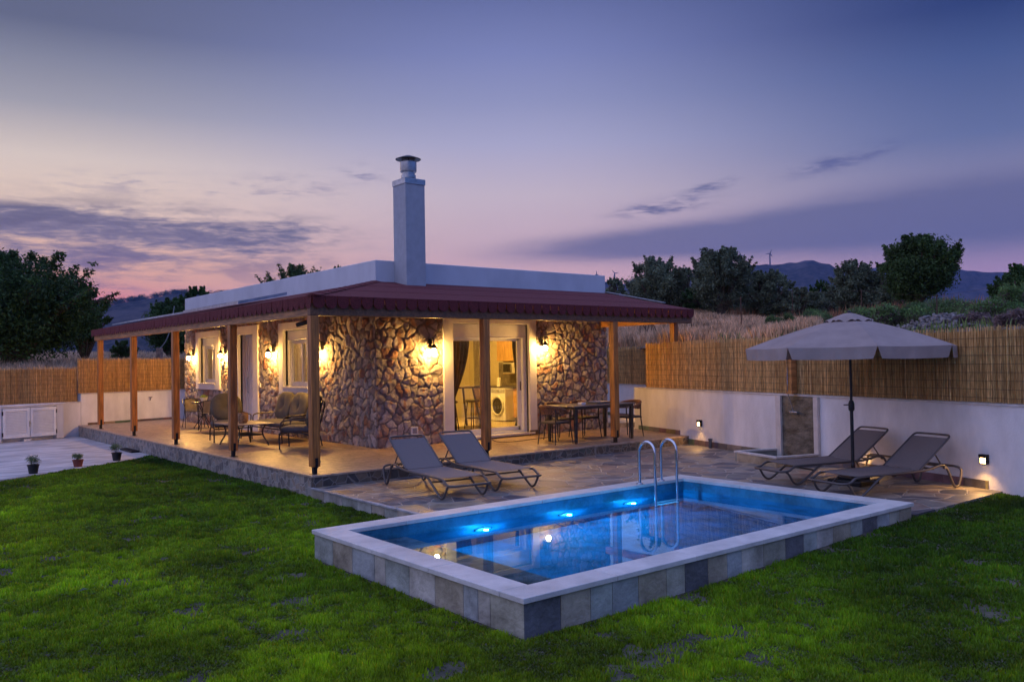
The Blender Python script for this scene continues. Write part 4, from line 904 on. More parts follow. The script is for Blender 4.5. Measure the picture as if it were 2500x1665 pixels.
reed_fence('lower reed fence above the storage cupboard at far left', BW, -12, -.29, .70, 1.70, o0=-.03, seed=9, dens=.0135)

# storage cupboard
sb = empty('storage_cupboard', BW(-1.6, .1, -.31), label='white louvred two door storage cupboard against the back wall', cat='cupboard'); inv = Matrix.Translation([-c for c in BW(-1.6, .1, -.31)])
T = lambda s, o, z: BW(s, o, z)
q_ = MB(); q_.box((-2.9, .001, -.30), (-2.42, .20, .66), T=T); q_.box((-.98, .001, -.30), (-.78, .20, .66), T=T); q_.box((-2.42, .001, .62), (-.98, .20, .66), T=T); q_.box((-2.42, .002, -.30), (-.98, .03, .62), T=T); q_.box((-2.95, .0, .661), (-.75, .23, .695), T=T)
o = q_.build('carcass', wall_pl, sb, bevel=.004); o.matrix_parent_inverse = inv
for d0, d1, hs in ((-2.40, -1.71, -1), (-1.69, -1.0, 1)):
    q_ = MB(); ww = .07
    for a_ in ((d0, d0+ww, -.20, .60), (d1-ww, d1, -.20, .60), (d0+ww, d1-ww, -.20, -.12), (d0+ww, d1-ww, .52, .60)): q_.box((a_[0], .19, a_[2]), (a_[1], .225, a_[3]), T=T)
    for k in range(15): zz = -.115+k*.0425; q_.add([T(d0+ww, .195, zz+.03), T(d1-ww, .195, zz+.03), T(d1-ww, .218, zz), T(d0+ww, .218, zz), T(d0+ww, .190, zz+.024), T(d1-ww, .190, zz+.024), T(d1-ww, .213, zz-.006), T(d0+ww, .213, zz-.006)], [(0, 1, 2, 3), (7, 6, 5, 4), (2, 1, 5, 6), (3, 2, 6, 7)])
    dd_ = q_.build('louvred_door', upvc, sb); dd_.matrix_parent_inverse = inv
    h_ = MB(); hx_ = d0-.004 if hs < 0 else d1+.004
    for zz in (-.15, .42): h_.box((hx_-.012, .2, zz), (hx_+.012, .235, zz+.11), T=T)
    o = h_.build('hinge', black, dd_)
q_ = MB(); q_.box((-1.725, .225, .08), (-1.70, .24, .24), T=T); q_.box((-1.735, .24, .16), (-1.69, .255, .19), T=T); o = q_.build('latch', zinc, sb); o.matrix_parent_inverse = inv
q_ = MB(); q_.box((-1.85, .05, -.31), (-1.65, .19, -.25), T=T); o = q_.build('support_stone', slate_t, sb); o.matrix_parent_inverse = inv
# tap on the back wall
tp = empty('garden_tap', BW(1.97, .0, .70), label='small metal garden tap on the back left white wall', cat='tap')
q_ = MB(); q_.tube(smooth_path([(0, 0, 0), (.0, -.06, .0), (-.03, -.10, -.01), (-.04, -.11, -.07)]), .012, 8); q_.build('spout', darkm, tp, smooth=True)
q_ = MB(); q_.tube([(-.07, -.06, .03), (.04, -.06, .03)], .008, 6); q_.tube([(0, -.06, 0), (0, -.06, .03)], .006, 6); q_.build('handle', darkm, tp)
# step lights on the right walls
stm_ = mat('lit_step_lens', (1, .9, .8), .4, emis=(1, .56, .17), estr=16)
sl0 = empty('step_light', (0, 0, 0), label='tmp', cat='wall light', group='small square wall lights above the paving')   # faces -y, wall at y=0
q_ = MB(); q_.box((-.055, -.045, .0), (.055, 0, .13)); q_.box((-.055, -.075, .085), (.055, -.045, .13)); q_.box((-.055, -.065, .0), (-.045, -.045, .085)); q_.box((.045, -.065, .0), (.055, -.045, .085)); q_.build('housing', black, sl0, bevel=.006)
q_ = MB(); q_.box((-.043, -.062, .006), (.043, -.046, .082)); q_.build('lens', stm_, sl0, bevel=.01)
angw = math.degrees(math.atan2(WN[1], WN[0]))+90
for i, (pt, lb) in enumerate(((RW(2.53, .0, .235), 'small lit wall light above the paving beside the shower basin'), (RW(9.21, .0, .165), 'small lit wall light at far right near the lawn'), (RW(7.10, .0, .18), 'lit wall light half hidden behind the lounger back'), (FW(1.75, .0, .60), 'lit wall light on the set back wall past the corner post'))):
    o = sl0 if i == 0 else copy_tree(sl0)
    sp = bpy.data.lights.new('step_lamp_light', 'SPOT'); sp.energy = 12; sp.color = (1, .52, .14); sp.spot_size = R(125); sp.spot_blend = .5; sp.shadow_soft_size = .02
    so_ = bpy.data.objects.new('step_lamp_light', sp); COL.objects.link(so_); so_.parent = o; so_.location = (0, -.085, .05); so_.rotation_euler = (R(-32), 0, 0)
    o.location = pt; o.rotation_euler = (0, 0, R(angw)); o['label'] = lb

# shower niche
sh = empty('outdoor_shower', RW(5.5, 0, 0), label='outdoor shower with slate panel, chrome mixer and pine post', cat='shower'); inv = Matrix.Translation([-c for c in RW(5.5, 0, 0)])
def S_(o, par=None): o.parent = par or sh; o.matrix_parent_inverse = inv; return o
T = lambda s, o, z: RW(s, o, z)
q_ = MB(); q_.box((5.11, .001, -.17), (5.95, .02, .955), T=T); S_(q_.build('slate_panel', mat('olive_slate', (.12, .12, .105), .5, var=.4, scale=3.5, bump=.6, bscale=16, stretch=(1, 1, 2.2), var2=(.20, .19, .165))))
for a_, b_ in ((4.97, 5.108), (5.952, 6.06)): q_ = MB(); q_.box((a_, .001, -.17), (b_, .06, .955), T=T); S_(q_.build('pilaster', mat('cream_plaster', (.66, .60, .55), .8, var=.05), bevel=.004))
q_ = MB(); q_.box((5.42, .05, 1.0), (5.56, .17, 2.05), T=T); S_(q_.build('shower_post', wood_h, bevel=.006))
q_ = MB(); q_.tube([T(5.47, .185, 1.90), T(5.47, .185, 1.15), T(5.44, .16, 1.02), T(5.42, .10, .9), T(5.45, .06, .70)], .010, 8); q_.tube([T(5.47, .185, 1.90), T(5.47, .25, 1.94), T(5.47, .36, 1.93)], .010, 8); S_(q_.build('riser_pipe', chrome, smooth=True))
q_ = MB(); q_.tube([T(5.37, .06, .67), T(5.57, .06, .67)], .024, 12); q_.tube([T(5.40, .02, .67), T(5.40, .06, .67)], .02, 8); q_.tube([T(5.54, .02, .67), T(5.54, .06, .67)], .02, 8); S_(q_.build('mixer_tap', chrome, smooth=True))
q_ = MB(); q_.lathe([(.09, 0), (.09, .012), (.02, .03)], T(5.47, .36, 1.89), 20); S_(q_.build('shower_head', chrome, smooth=True))
# foot basin
fb = empty('foot_basin', RW(5.5, .45, ZD), label='low slate foot basin with pale rim below the shower', cat='basin'); inv = Matrix.Translation([-c for c in RW(5.5, .45, ZD)])
def S_(o, par=None): o.parent = par or fb; o.matrix_parent_inverse = inv; return o
z1 = .0; b0, b1, od = 4.92, 6.06, .95
q_ = MB()
for (a_, b_, c_, d_) in ((b0, b0+.08, .021, od), (b1-.08, b1, .021, od), (b0+.08, b1-.08, od-.08, od)): q_.box((a_, c_, z1-.035), (b_, d_, z1), T=T)
S_(q_.build('rim', capm, bevel=.005))
q_ = MB()
for (a_, b_, c_, d_) in ((b0+.015, b0+.07, .021, od-.015), (b1-.07, b1-.015, .021, od-.015), (b0+.07, b1-.07, od-.07, od-.015)): q_.box((a_, c_, ZD), (b_, d_, z1-.036), T=T, tint=random.choice([(.45, .40, .30), (.32, .33, .30), (.5, .42, .3)]))
S_(q_.build('basin_side', slate_t))
q_ = MB(); q_.box((b0+.071, .021, ZD), (b1-.071, od-.071, ZD+.03), T=T); S_(q_.build('basin_floor', mat('basin_dark', (.05, .06, .065), .35, var=.3)))
q_ = MB(); q_.tube([T(b0+.0, .55, ZD+.10), T(b0-.05, .55, ZD+.10), T(b0-.06, .55, ZD+.07)], .012, 8); q_.tube([T(b0-.03, .52, ZD+.13), T(b0-.03, .60, ZD+.13)], .006, 6); S_(q_.build('drain_tap', chrome, smooth=True))
q_ = MB(); q_.lathe([(.035, 0), (.035, .16), (.045, .16), (.045, .19), (.001, .195)], RW(2.98, .09, ZD), 16); o = q_.build('vent_pipe', mat('grey_pipe', (.09, .09, .095), .5), smooth=True); tag(o, 'short grey capped pipe standing against the right wall skirting', 'pipe')

# ============================================================ SUN LOUNGERS
fabric = mat('taupe_mesh_fabric', (.20, .165, .155), .8, var=.10, scale=120, bump=.35, bscale=300)
frm = mat('taupe_metal', (.12, .105, .10), .4, .35, var=.05)
def make_lounger():
    o0 = empty('sun_lounger', (0, 0, 0), label='tmp', cat='sun lounger', group='sun loungers on the pool deck'); hw = .315; rb = .0165
    # side rails + head loop + foot loop as one bent tube
    side = [(.22, .325), (.30, .335), (.45, .30), (.66, .275), (1.2, .275), (1.80, .278), (1.88, .255), (1.93, .215), (2.0, .205)]
    f = MB()
    for s_ in (-1, 1): f.tube(smooth_path([(x, s_*hw, z) for x, z in side]), rb, 10)
    f.tube(smooth_path([(2.0, -hw, .205), (2.06, -hw+.02, .205), (2.08, -hw+.08, .205), (2.08, hw-.08, .205), (2.06, hw-.02, .205), (2.0, hw, .205)]), rb, 10)
    f.build('side_frame', frm, o0, smooth=True)
    # rear U legs joined by a bar
    for s_ in (-1, 1):
        m = MB(); m.tube(smooth_path([(.24, s_*hw, .325), (.16, s_*hw, .29), (.04, s_*hw, .03), (-.02, s_*hw, .012), (-.07, s_*hw, .035), (-.13, s_*hw, .22), (-.12, s_*(hw-.02), .27), (-.10, s_*(hw-.09), .285)]), rb, 10); m.build('rear_leg', frm, o0, smooth=True)
        m = MB(); m.tube(smooth_path([(1.34, s_*hw, .275), (1.42, s_*hw, .24), (1.72, s_*hw, .04), (1.80, s_*hw, .012), (1.88, s_*hw, .05), (1.95, s_*hw, .17), (1.99, s_*(hw-.01), .20)]), rb, 10); m.build('front_leg', frm, o0, smooth=True)
    m = MB(); m.tube([(-.10, -hw+.09, .285), (-.10, hw-.09, .285)], rb, 10); m.build('crossbar', frm, o0, smooth=True)
    for xx_, zz_ in ((.42, .29), (1.5, .2)): m = MB(); m.tube([(xx_, -hw, zz_), (xx_, hw, zz_)], .012, 8); m.build('crossbar', frm, o0, smooth=True)
    # seat sling, slightly sagging
    V_ = []; F_ = []; nu, nv = 20, 8
    def zc(x): return np.interp(x, [a for a, _ in side], [b for _, b in side])
    for i in range(nu+1):
        for j in range(nv+1):
            x = .66+i/nu*1.17; y_ = -hw+.01+(2*hw-.02)*j/nv; V_.append((x, y_, .289-.020*(1-(y_/hw)**2)*math.sin(min(1, i/nu*1.4)*math.pi*.9)))
    F_ = [(i*(nv+1)+j, (i+1)*(nv+1)+j, (i+1)*(nv+1)+j+1, i*(nv+1)+j+1) for i in range(nu) for j in range(nv)]
    q = MB().add(V_, F_); q.add([(x, y, z-.004) for x, y, z in V_], [f_[::-1] for f_ in F_]); q.build('seat_sling', fabric, o0, smooth=True)
    # backrest
    hinge, top = (.66, .290), (.06, .70)
    b = MB(); pt = [(hinge[0], -hw+.02, hinge[1]), (top[0]+.04, -hw+.02, top[1]-.03), (top[0]-.015, -hw+.035, top[1]+.012), (top[0]-.03, -hw+.09, top[1]+.02), (top[0]-.03, hw-.09, top[1]+.02), (top[0]-.015, hw-.035, top[1]+.012), (top[0]+.04, hw-.02, top[1]-.03), (hinge[0], hw-.02, hinge[1])]
    b.tube(smooth_path(pt, 2), rb*.9, 10); bf = b.build('backrest_frame', frm, o0, smooth=True)
    V_ = []
    for i in range(13):
        for j in range(9):
            k = i/12*.95; y_ = (-hw+.025+(2*hw-.05)*j/8); x = hinge[0]+(top[0]-hinge[0])*k; z = hinge[1]+(top[1]-hinge[1])*k; sg = .016*(1-(y_/hw)**2)*math.sin(k*math.pi); V_.append((x+sg*.0-sg*.55, y_, z-sg*.8+.004))
    F_ = [(i*9+j, (i+1)*9+j, (i+1)*9+j+1, i*9+j+1) for i in range(12) for j in range(8)]
    q = MB().add(V_, [f_[::-1] for f_ in F_]); q.add([(x-.003, y, z-.004) for x, y, z in V_], F_); q.build('back_sling', fabric, o0, smooth=True)
    m = MB()
    for s_ in (-1, 1): m.tube([(.36, s_*(hw-.03), .49), (.22, s_*(hw-.03), .31)], .010, 6); m.tube([(.22, s_*(hw-.005), .30), (.22, s_*(hw+.03), .30)], .022, 12)
    m.tube([(.22, -hw+.03, .31), (.22, hw-.03, .31)], .010, 6); m.build('back_support', frm, o0, smooth=True)
    return o0
lg = make_lounger()
def place_l(o, rear, d, lb):
    a = math.atan2(d[1], d[0]); o.location = (rear[0], rear[1], ZD); o.rotation_euler = (0, 0, a); o['label'] = lb
place_l(lg, (1.27, -.57), (-.114, -.993), 'taupe sun lounger nearest the corner post on the left')
o = copy_tree(lg); place_l(o, (2.23, -.50), (-.114, -.993), 'second sun lounger from the left below the glass door')
o = copy_tree(lg); place_l(o, (6.93, -5.12), (-.956, .292), 'farther right sun lounger beyond the parasol pole')
o = copy_tree(lg); place_l(o, (6.46, -6.22), (-.956, .24), 'nearest right sun lounger in front of the parasol pole')

# ============================================================ PARASOL
um = empty('parasol', (5.82, -5.35, ZD), label='large round taupe parasol on a dark pole by the right wall', cat='parasol')
pole = mat('dark_pole', (.03, .028, .03), .4, .5)
q_ = MB(); q_.tube([(0, 0, .06), (0, 0, 1.1)], .024, 16); q_.build('lower_pole', pole, um, smooth=True)
q_ = MB(); q_.tube([(0, 0, 1.05), (0, 0, 2.38)], .019, 16); q_.build('upper_pole', pole, um, smooth=True)
q_ = MB(); q_.lathe([(.03, 0), (.042, .02), (.042, .11), (.034, .13), (.026, .15)], (0, 0, 1.04), 18); q_.tube([(-.03, .02, 1.13), (-.10, .06, 1.13)], .008, 8); q_.lathe([(.024, 0), (.03, .01), (.03, .07), (.024, .08)], (0, 0, .22), 16); q_.build('joint_collar', pole, um, smooth=True)
q_ = MB(); q_.box((-.26, -.26, .0), (.26, .26, .07)); q_.box((-.17, -.17, .07), (.17, .17, .11)); q_.lathe([(.04, .1), (.04, .2), (.028, .22)], n=16); q_.build('base', black, um, bevel=.015)
umf = mat('taupe_canvas', (.37, .285, .255), .8, var=.06, scale=3, bump=.2, bscale=150, transl=.12)
RU, ZA, ZE = 1.46, 2.40, 1.955; ph0 = YAW+math.pi  # toward camera
cam_dir = math.atan2(CAM[1]+5.35, CAM[0]-5.82)
angs8 = [cam_dir+R(-32+45*k)+R(0) for k in range(8)]
def canopy(Rr, za, ze, sag, nr=8, ns=8):
    V_, F_ = [], []
    for k in range(8):
        a0, a1 = angs8[k], angs8[(k+1) % 8]; A = np.array([math.cos(a0), math.sin(a0)]); B = np.array([math.cos(a1), math.sin(a1)])
        n0 = len(V_)
        for i in range(nr+1):
            t = .02+.98*i/nr
            for j in range(ns+1):
                s = j/ns; p = (A*(1-s)+B*s)*Rr*t; z = za+(ze-za)*t-sag*t*math.sin(s*math.pi)+.05*math.sin(t*math.pi)*.6; V_.append((p[0], p[1], z))
        F_ += [(n0+i*(ns+1)+j, n0+(i+1)*(ns+1)+j, n0+(i+1)*(ns+1)+j+1, n0+i*(ns+1)+j+1) for i in range(nr) for j in range(ns)]
    return V_, F_
V_, F_ = canopy(RU, ZA, ZE, .010); q_ = MB().add(V_, F_); can = q_.build('canopy', umf, um, smooth=True, angle=25)
q_ = MB()
for k in range(8):   # valance panels with open notches at the corners
    a0, a1 = angs8[k], angs8[(k+1) % 8]; A = np.array([math.cos(a0), math.sin(a0)]); B = np.array([math.cos(a1), math.sin(a1)]); n0 = 26; V2 = []
    out = (A+B)/2; out = out/np.linalg.norm(out)
    for i in range(n0+1):
        s = i/n0; e_ = min(s, 1-s); inset = .0; wv = .008*math.sin(s*40+k)+.008*math.sin(s*17)
        for j in range(5):
            v = j/4; s2 = s+(.5-s)*0.0+(.05*v*(1-e_/.12)*(1 if s < .5 else -1) if e_ < .12 else 0); p = (A*(1-s2)+B*s2)*RU*1.002+out*wv*v; V2.append((p[0], p[1], ZE-.010*math.sin(s*math.pi)-v*.160))
    q_.add(V2, [(i*5+j, (i+1)*5+j, (i+1)*5+j+1, i*5+j+1) for i in range(n0) for j in range(4)])
o = q_.build('valance', umf, can, smooth=True)
V_, F_ = [], []; nr = 4
for k in range(8):
    a0, a1 = angs8[k], angs8[(k+1) % 8]; A = np.array([math.cos(a0), math.sin(a0)]); B = np.array([math.cos(a1), math.sin(a1)]); n0 = len(V_)
    for i in range(nr+1):
        t = i/nr
        for j in range(9):
            s = j/8; p = (A*(1-s)+B*s)*.34*t; V_.append((p[0], p[1], 2.455-.125*t**1.5+(.018*math.sin(s*3*math.pi) if i == nr else 0)))
    F_ += [(n0+i*9+j, n0+(i+1)*9+j, n0+(i+1)*9+j+1, n0+i*9+j+1) for i in range(nr) for j in range(8)]
q_ = MB().add(V_, F_); q_.build('vent_cap', umf, can, smooth=True)
q_ = MB(); q_.lathe([(.028, 2.44), (.03, 2.465), (.015, 2.485), (.001, 2.49)], n=14); q_.build('finial', pole, um, smooth=True)
for a in angs8:
    q_ = MB(); q_.tube([(0, 0, ZA-.03), (math.cos(a)*RU*.985, math.sin(a)*RU*.985, ZE-.012)], .008, 6); rb_ = q_.build('rib', pole, um)
    q_ = MB(); q_.tube([(math.cos(a)*.03, math.sin(a)*.03, 1.93), (math.cos(a)*RU*.5, math.sin(a)*RU*.5, (ZA+ZE)/2-.03)], .006, 6); q_.build('strut', pole, rb_)
q_ = MB(); q_.lathe([(.035, 1.90), (.035, 1.95)], n=14); q_.build('runner', pole, um)

# ============================================================ DINING SET
grey_top = mat('grey_table_top', (.17, .165, .165), .28, var=.08, coat=.2)
dt = empty('dining_table', (6.67, .90, 0), label='long dark grey outdoor dining table on the porch', cat='dining table')
q_ = MB(); q_.box((-.88, -.44, .728), (.88, .44, .745)); q_.build('tabletop', grey_top, dt, bevel=.006)
q_ = MB(); q_.box((-.83, -.42, .675), (.83, -.385, .727)); q_.box((-.83, .385, .675), (.83, .42, .727)); q_.box((-.83, -.384, .675), (-.795, .384, .727)); q_.box((.795, -.384, .675), (.83, .384, .727)); q_.build('apron', darkm, dt, bevel=.003)
for sx in (-1, 1):
    for sy in (-1, 1):
        q_ = MB(); x_, y_ = sx*.80, sy*.395; q_.add([(x_-.035, y_-.03, .674), (x_+.035, y_-.03, .674), (x_+.035, y_+.03, .674), (x_-.035, y_+.03, .674), (x_-.022, y_-.022, 0), (x_+.022, y_-.022, 0), (x_+.022, y_+.022, 0), (x_-.022, y_+.022, 0)], [(3, 2, 1, 0), (4, 5, 6, 7), (0, 1, 5, 4), (1, 2, 6, 5), (2, 3, 7, 6), (3, 0, 4, 7)]); q_.build('leg', darkm, dt)
q_ = MB(); q_.box((6.32, .80, .746), (6.44, .92, .79)); o = q_.build('ashtray', white, bevel=.008); tag(o, 'small white square ashtray on the dining table', 'ashtray')
q_ = MB(); q_.add([(6.75, .78, .748), (7.15, .78, .748), (7.15, 1.10, .748), (6.75, 1.10, .748), (6.70, .74, .785), (7.20, .74, .785), (7.20, 1.14, .785), (6.70, 1.14, .785), (6.72, .76, .784), (7.18, .76, .784), (7.18, 1.12, .784), (6.72, 1.12, .784), (6.77, .80, .755), (7.13, .80, .755), (7.13, 1.08, .755), (6.77, 1.08, .755)],
    [(3, 2, 1, 0), (0, 1, 5, 4), (1, 2, 6, 5), (2, 3, 7, 6), (3, 0, 4, 7), (4, 5, 9, 8), (5, 6, 10, 9), (6, 7, 11, 10), (7, 4, 8, 11), (8, 9, 13, 12), (9, 10, 14, 13), (10, 11, 15, 14), (11, 8, 12, 15), (12, 13, 14, 15)])
o = q_.build('serving_tray', mat('tray_grey', (.42, .42, .42), .4)); tag(o, 'pale rectangular serving tray on the dining table', 'tray')
rope = mat('brown_rope', (.22, .11, .055), .85, var=.3, scale=60, bump=.5, bscale=200)
def make_chair():   # faces +x
    c0_ = empty('rope_chair', (0, 0, 0), label='tmp', cat='chair', group='rope back chairs around the dining table')
    for sx, sy, tx, ty in ((.20, .235, .25, .265), (.20, -.235, .25, -.265), (-.20, .20, -.25, .225), (-.20, -.20, -.25, -.225)):
        q = MB(); top = .62 if sx > 0 else .70; q.tube([(sx*.98, sy*(1.02), top), (sx, sy, .42), (tx, ty, 0)], [.014, .015, .010], 8); q.build('leg', darkm, c0_, smooth=True)
    q = MB(); q.box((-.21, -.225, .405), (.22, .225, .43)); q.build('seat_frame', darkm, c0_, bevel=.01)
    q = MB(); q.box((-.20, -.215, .431), (.21, .215, .448)); q.build('seat', mat('woven_grey', (.17, .145, .12), .8, var=.2, scale=90, bump=.6, bscale=200), c0_, bevel=.006)
    # back: rail arcs from one arm round the back to the other
    pts = []; 
    for a in np.linspace(-118, 118, 25):
        k = abs(a)/118; x_ = -.02-.27*math.cos(R(a)) if True else 0; y_ = .275*math.sin(R(a)); z_ = .755-.13*k**2.2; pts.append((x_, y_, z_))
    q = MB(); q.tube(pts, .026, 8); q.build('back_rail', rope, c0_, smooth=True)
    q = MB()
    lo = [(p[0]*.90, p[1]*.93, .60+.0*i) for i, p in enumerate(pts)]
    for i in range(3, 22):
        for s_ in (-.25, .25): 
            a_, b_ = pts[i], lo[min(max(int(i+4*s_), 0), 24)]; q.tube([a_, b_], .010, 5)
    q.tube(lo[3:22], .008, 6); q.build('rope_weave', rope, c0_)
    q = MB()
    for sy in (-1, 1): q.tube([(-.20, sy*.21, .62), (-.02, sy*.26, .62), (.20, sy*.24, .62)], .010, 6)
    q.build('arm_support', darkm, c0_, smooth=True)
    return c0_
chp = make_chair()
cl4 = [((5.63, .87), 8, 'rope back chair at the left end of the dining table'), ((6.30, 1.47), -90, 'rope back chair behind the dining table on its left side'), ((7.02, 1.47), -92, 'rope back chair behind the dining table on its right side'), ((7.74, .88), 182, 'rope back chair at the right end of the dining table')]
for i, ((x_, y_), a, lb) in enumerate(cl4):
    o = chp if i == 0 else copy_tree(chp); o.location = (x_, y_, 0); o.rotation_euler = (0, 0, R(a)); o['label'] = lb

# ============================================================ LOUNGE SET
cush = mat('khaki_cushion', (.13, .118, .088), .85, var=.12, scale=5, bump=.2, bscale=60)
cush_b = mat('grey_seat_cushion', (.105, .10, .105), .85, var=.12, scale=5, bump=.2, bscale=60)
def make_seat(name, W, nb, label, cat, round_back=False):   # faces +x, width along y
    s0 = empty(name, (0, 0, 0), label=label, cat=cat); hw = W/2
    q = MB()
    q.tube(smooth_path([(.33, -hw, .0), (.34, -hw, .25), (.32, -hw, .36), (-.30, -hw+.04, .30), (-.36, -hw+.05, .0)]), .014, 8); q.tube(smooth_path([(.33, hw, .0), (.34, hw, .25), (.32, hw, .36), (-.30, hw-.04, .30), (-.36, hw-.05, .0)]), .014, 8)
    q.tube([(.32, -hw, .29), (.32, hw, .29)], .014, 8); q.tube([(-.28, -hw+.04, .29), (-.28, hw-.04, .29)], .014, 8); q.build('frame', darkm, s0, smooth=True)
    for sy in (-1, 1):
        q = MB(); q.tube(smooth_path([(.30, sy*hw, .33), (.31, sy*(hw+.02), .52), (.24, sy*(hw+.03), .575), (-.05, sy*(hw+.03), .575), (-.30, sy*hw, .60)]), .015, 8); q.build('armrest', bronze, s0, smooth=True)
    q = MB(); q.tube(smooth_path([(-.28, -hw+.06, .30), (-.40, -hw+.06, .70), (-.45, -hw+.14, .92), (-.45, hw-.14, .92), (-.40, hw-.06, .70), (-.28, hw-.06, .30)]), .013, 8)
    for k in range(int(W/.16)): yy_ = -hw+.12+k*.16; q.tube([(-.29, yy_, .32), (-.43, yy_, .90)], .006, 5)
    q.build('back_frame', darkm, s0, smooth=True)
    V_, F_ = cushion_mesh(.34, hw-.02, .075, (.02, 0, .385), .3); MB().add(V_, F_).build('seat_cushion', cush_b, s0, smooth=True, angle=180)
    wb = (W-.06)/nb
    for k in range(nb):
        yc = -hw+.03+wb*(k+.5); rot = Matrix.Rotation(R(74), 3, 'Y')
        # local: x up-axis after rotation
        V_, F_ = cushion_mesh(.32, wb/2-.01, .095, (0, 0, 0), .62 if not round_back else .85, tufts=((-.02, 0, .085, .09), (-.20, 0, .03, .07)), nu=36, nv=20)
        out = []
        for x, y, z in V_:
            vx = z*math.cos(R(16))-(-x)*math.sin(R(16)); vz = z*math.sin(R(16))+(-x)*math.cos(R(16)); out.append((-.27+vx, yc+y, .74+vz))
        MB().add(out, F_).build('back_cushion', cush, s0, smooth=True, angle=180)
    return s0
o = make_seat('loveseat', 1.62, 2, 'two seat metal sofa with khaki tufted cushions against the stone wall', 'sofa'); o.location = (2.13, 6.02, 0); o.rotation_euler = (0, 0, R(180))
ar = make_seat('armchair', .70, 1, 'cushioned metal armchair seen side on behind the corner post', 'armchair'); ar['group'] = 'cushioned armchairs of the lounge set'
ar.location = (1.72, 4.12, 0); ar.rotation_euler = (0, 0, math.atan2(.627, -.779))
a2 = make_seat('armchair', .78, 1, 'wide round backed khaki armchair facing the camera behind the coffee table', 'armchair', True); a2['group'] = 'cushioned armchairs of the lounge set'
a2.location = (1.30, 6.90, 0); a2.rotation_euler = (0, 0, R(-98))
# coffee table
ct_ = empty('coffee_table', (1.14, 5.62, 0), label='low rectangular coffee table with curved metal legs on the porch', cat='coffee table')
q_ = MB(); q_.box((-.42, -.60, .445), (.42, .60, .465)); q_.build('tabletop', mat('stone_tabletop', (.34, .29, .235), .4, var=.15), ct_, bevel=.008)
for sx in (-1, 1):
    for sy in (-1, 1): q_ = MB(); q_.tube(smooth_path([(sx*.30, sy*.44, .444), (sx*.25, sy*.40, .36), (sx*.24, sy*.38, .22), (sx*.32, sy*.47, .06), (sx*.33, sy*.49, .0)]), .017, 8); q_.build('leg', darkm, ct_, smooth=True)
q_ = MB(); q_.box((-.25, -.38, .21), (.25, .38, .235)); q_.build('lower_shelf', darkm, ct_, bevel=.005)
bk_ = empty('basket_lantern', (1.08, 5.52, .466), label='round tan woven basket lantern standing on the coffee table', cat='lantern')
q_ = MB(); q_.lathe([(.075, 0), (.10, .03), (.112, .09), (.112, .15), (.10, .20), (.085, .215), (.08, .205), (.1, .15), (.09, .03)], n=28); q_.build('basket', mat('woven_tan', (.34, .20, .10), .8, var=.4, scale=22, bump=.8, bscale=60, stretch=(1, 1, 3)), bk_, smooth=True)
q_ = MB(); q_.lathe([(.035, .01), (.035, .12), (.001, .125)], n=14); q_.build('candle', mat('wax', (.6, .55, .42), .5), bk_, smooth=True)
q_ = MB(); q_.tube([(.09*math.cos(a), .09*math.sin(a), .21) for a in np.linspace(0, 6.28, 20)[:-1]], .008, 6, closed=True); q_.build('rim', rope, bk_)
q_ = MB(); q_.box((1.55, 8.55, .0), (2.15, 9.45, .012)); o = q_.build('doormat', mat('dark_mat', (.03, .028, .027), .95, bump=.5)); tag(o, 'dark doormat on the porch in front of the white door', 'doormat')

# bistro set
bt = empty('bistro_table', (2.12, 10.95, 0), label='small round black metal table below the far window', cat='table')
q_ = MB(); q_.lathe([(.30, .69), (.31, .70), (.31, .712), (.30, .716)], n=32); q_.build('tabletop', mat('glass_top_dark', (.10, .09, .08), .15), bt, smooth=True)
for k in range(4): a = R(45+90*k); q_ = MB(); q_.tube(smooth_path([(.20*math.cos(a), .20*math.sin(a), .69), (.05*math.cos(a), .05*math.sin(a), .50), (.04*math.cos(a), .04*math.sin(a), .30), (.26*math.cos(a), .26*math.sin(a), .05), (.27*math.cos(a), .27*math.sin(a), 0)]), .011, 6); q_.build('leg', black, bt, smooth=True)
def bistro_chair():   # faces +x
    b0_ = empty('bistro_chair', (0, 0, 0), label='tmp', cat='chair', group='black metal chairs at the round table')
    q = MB(); q.tube([(.22*math.cos(a), .22*math.sin(a), .44) for a in np.linspace(0, 6.28, 24)[:-1]], .010, 6, closed=True); q.build('seat_ring', black, b0_, smooth=True)
    q = MB(); q.lathe([(.21, .438), (.21, .446)], n=24); q.build('seat', mat('textilene', (.20, .17, .14), .8), b0_)
    for sy in (-1, 1):
        q = MB(); q.tube(smooth_path([(.24, sy*.25, 0), (.17, sy*.23, .44), (.14, sy*.25, .60), (.06, sy*.27, .67), (-.10, sy*.26, .70), (-.24, sy*.20, .76), (-.27, 0, .78)]), .011, 6); q.build('arm_leg', black, b0_, smooth=True)
        q = MB(); q.tube(smooth_path([(-.26, sy*.22, 0), (-.17, sy*.17, .44), (-.26, sy*.15, .76)]), .010, 6); q.build('rear_leg', black, b0_, smooth=True)
    q = MB(); V_ = []
    for i in range(7):
        for j in range(9): k = j/8*2-1; V_.append((-.185-.075*i/6-.02*(1-k*k)-.0, .17*k, .46+.30*i/6))
    q.add(V_, [(i*9+j, i*9+j+1, (i+1)*9+j+1, (i+1)*9+j) for i in range(6) for j in range(8)]); q.build('backrest', MATS['textilene'], b0_, smooth=True)
    return b0_
bc = bistro_chair(); bc.location = (2.10, 11.75, 0); bc.rotation_euler = (0, 0, R(-95)); bc['label'] = 'black metal chair on the far side of the round table'
b2_ = copy_tree(bc); b2_.location = (2.02, 10.25, 0); b2_.rotation_euler = (0, 0, R(75)); b2_['label'] = 'black metal chair on the near side of the round table'

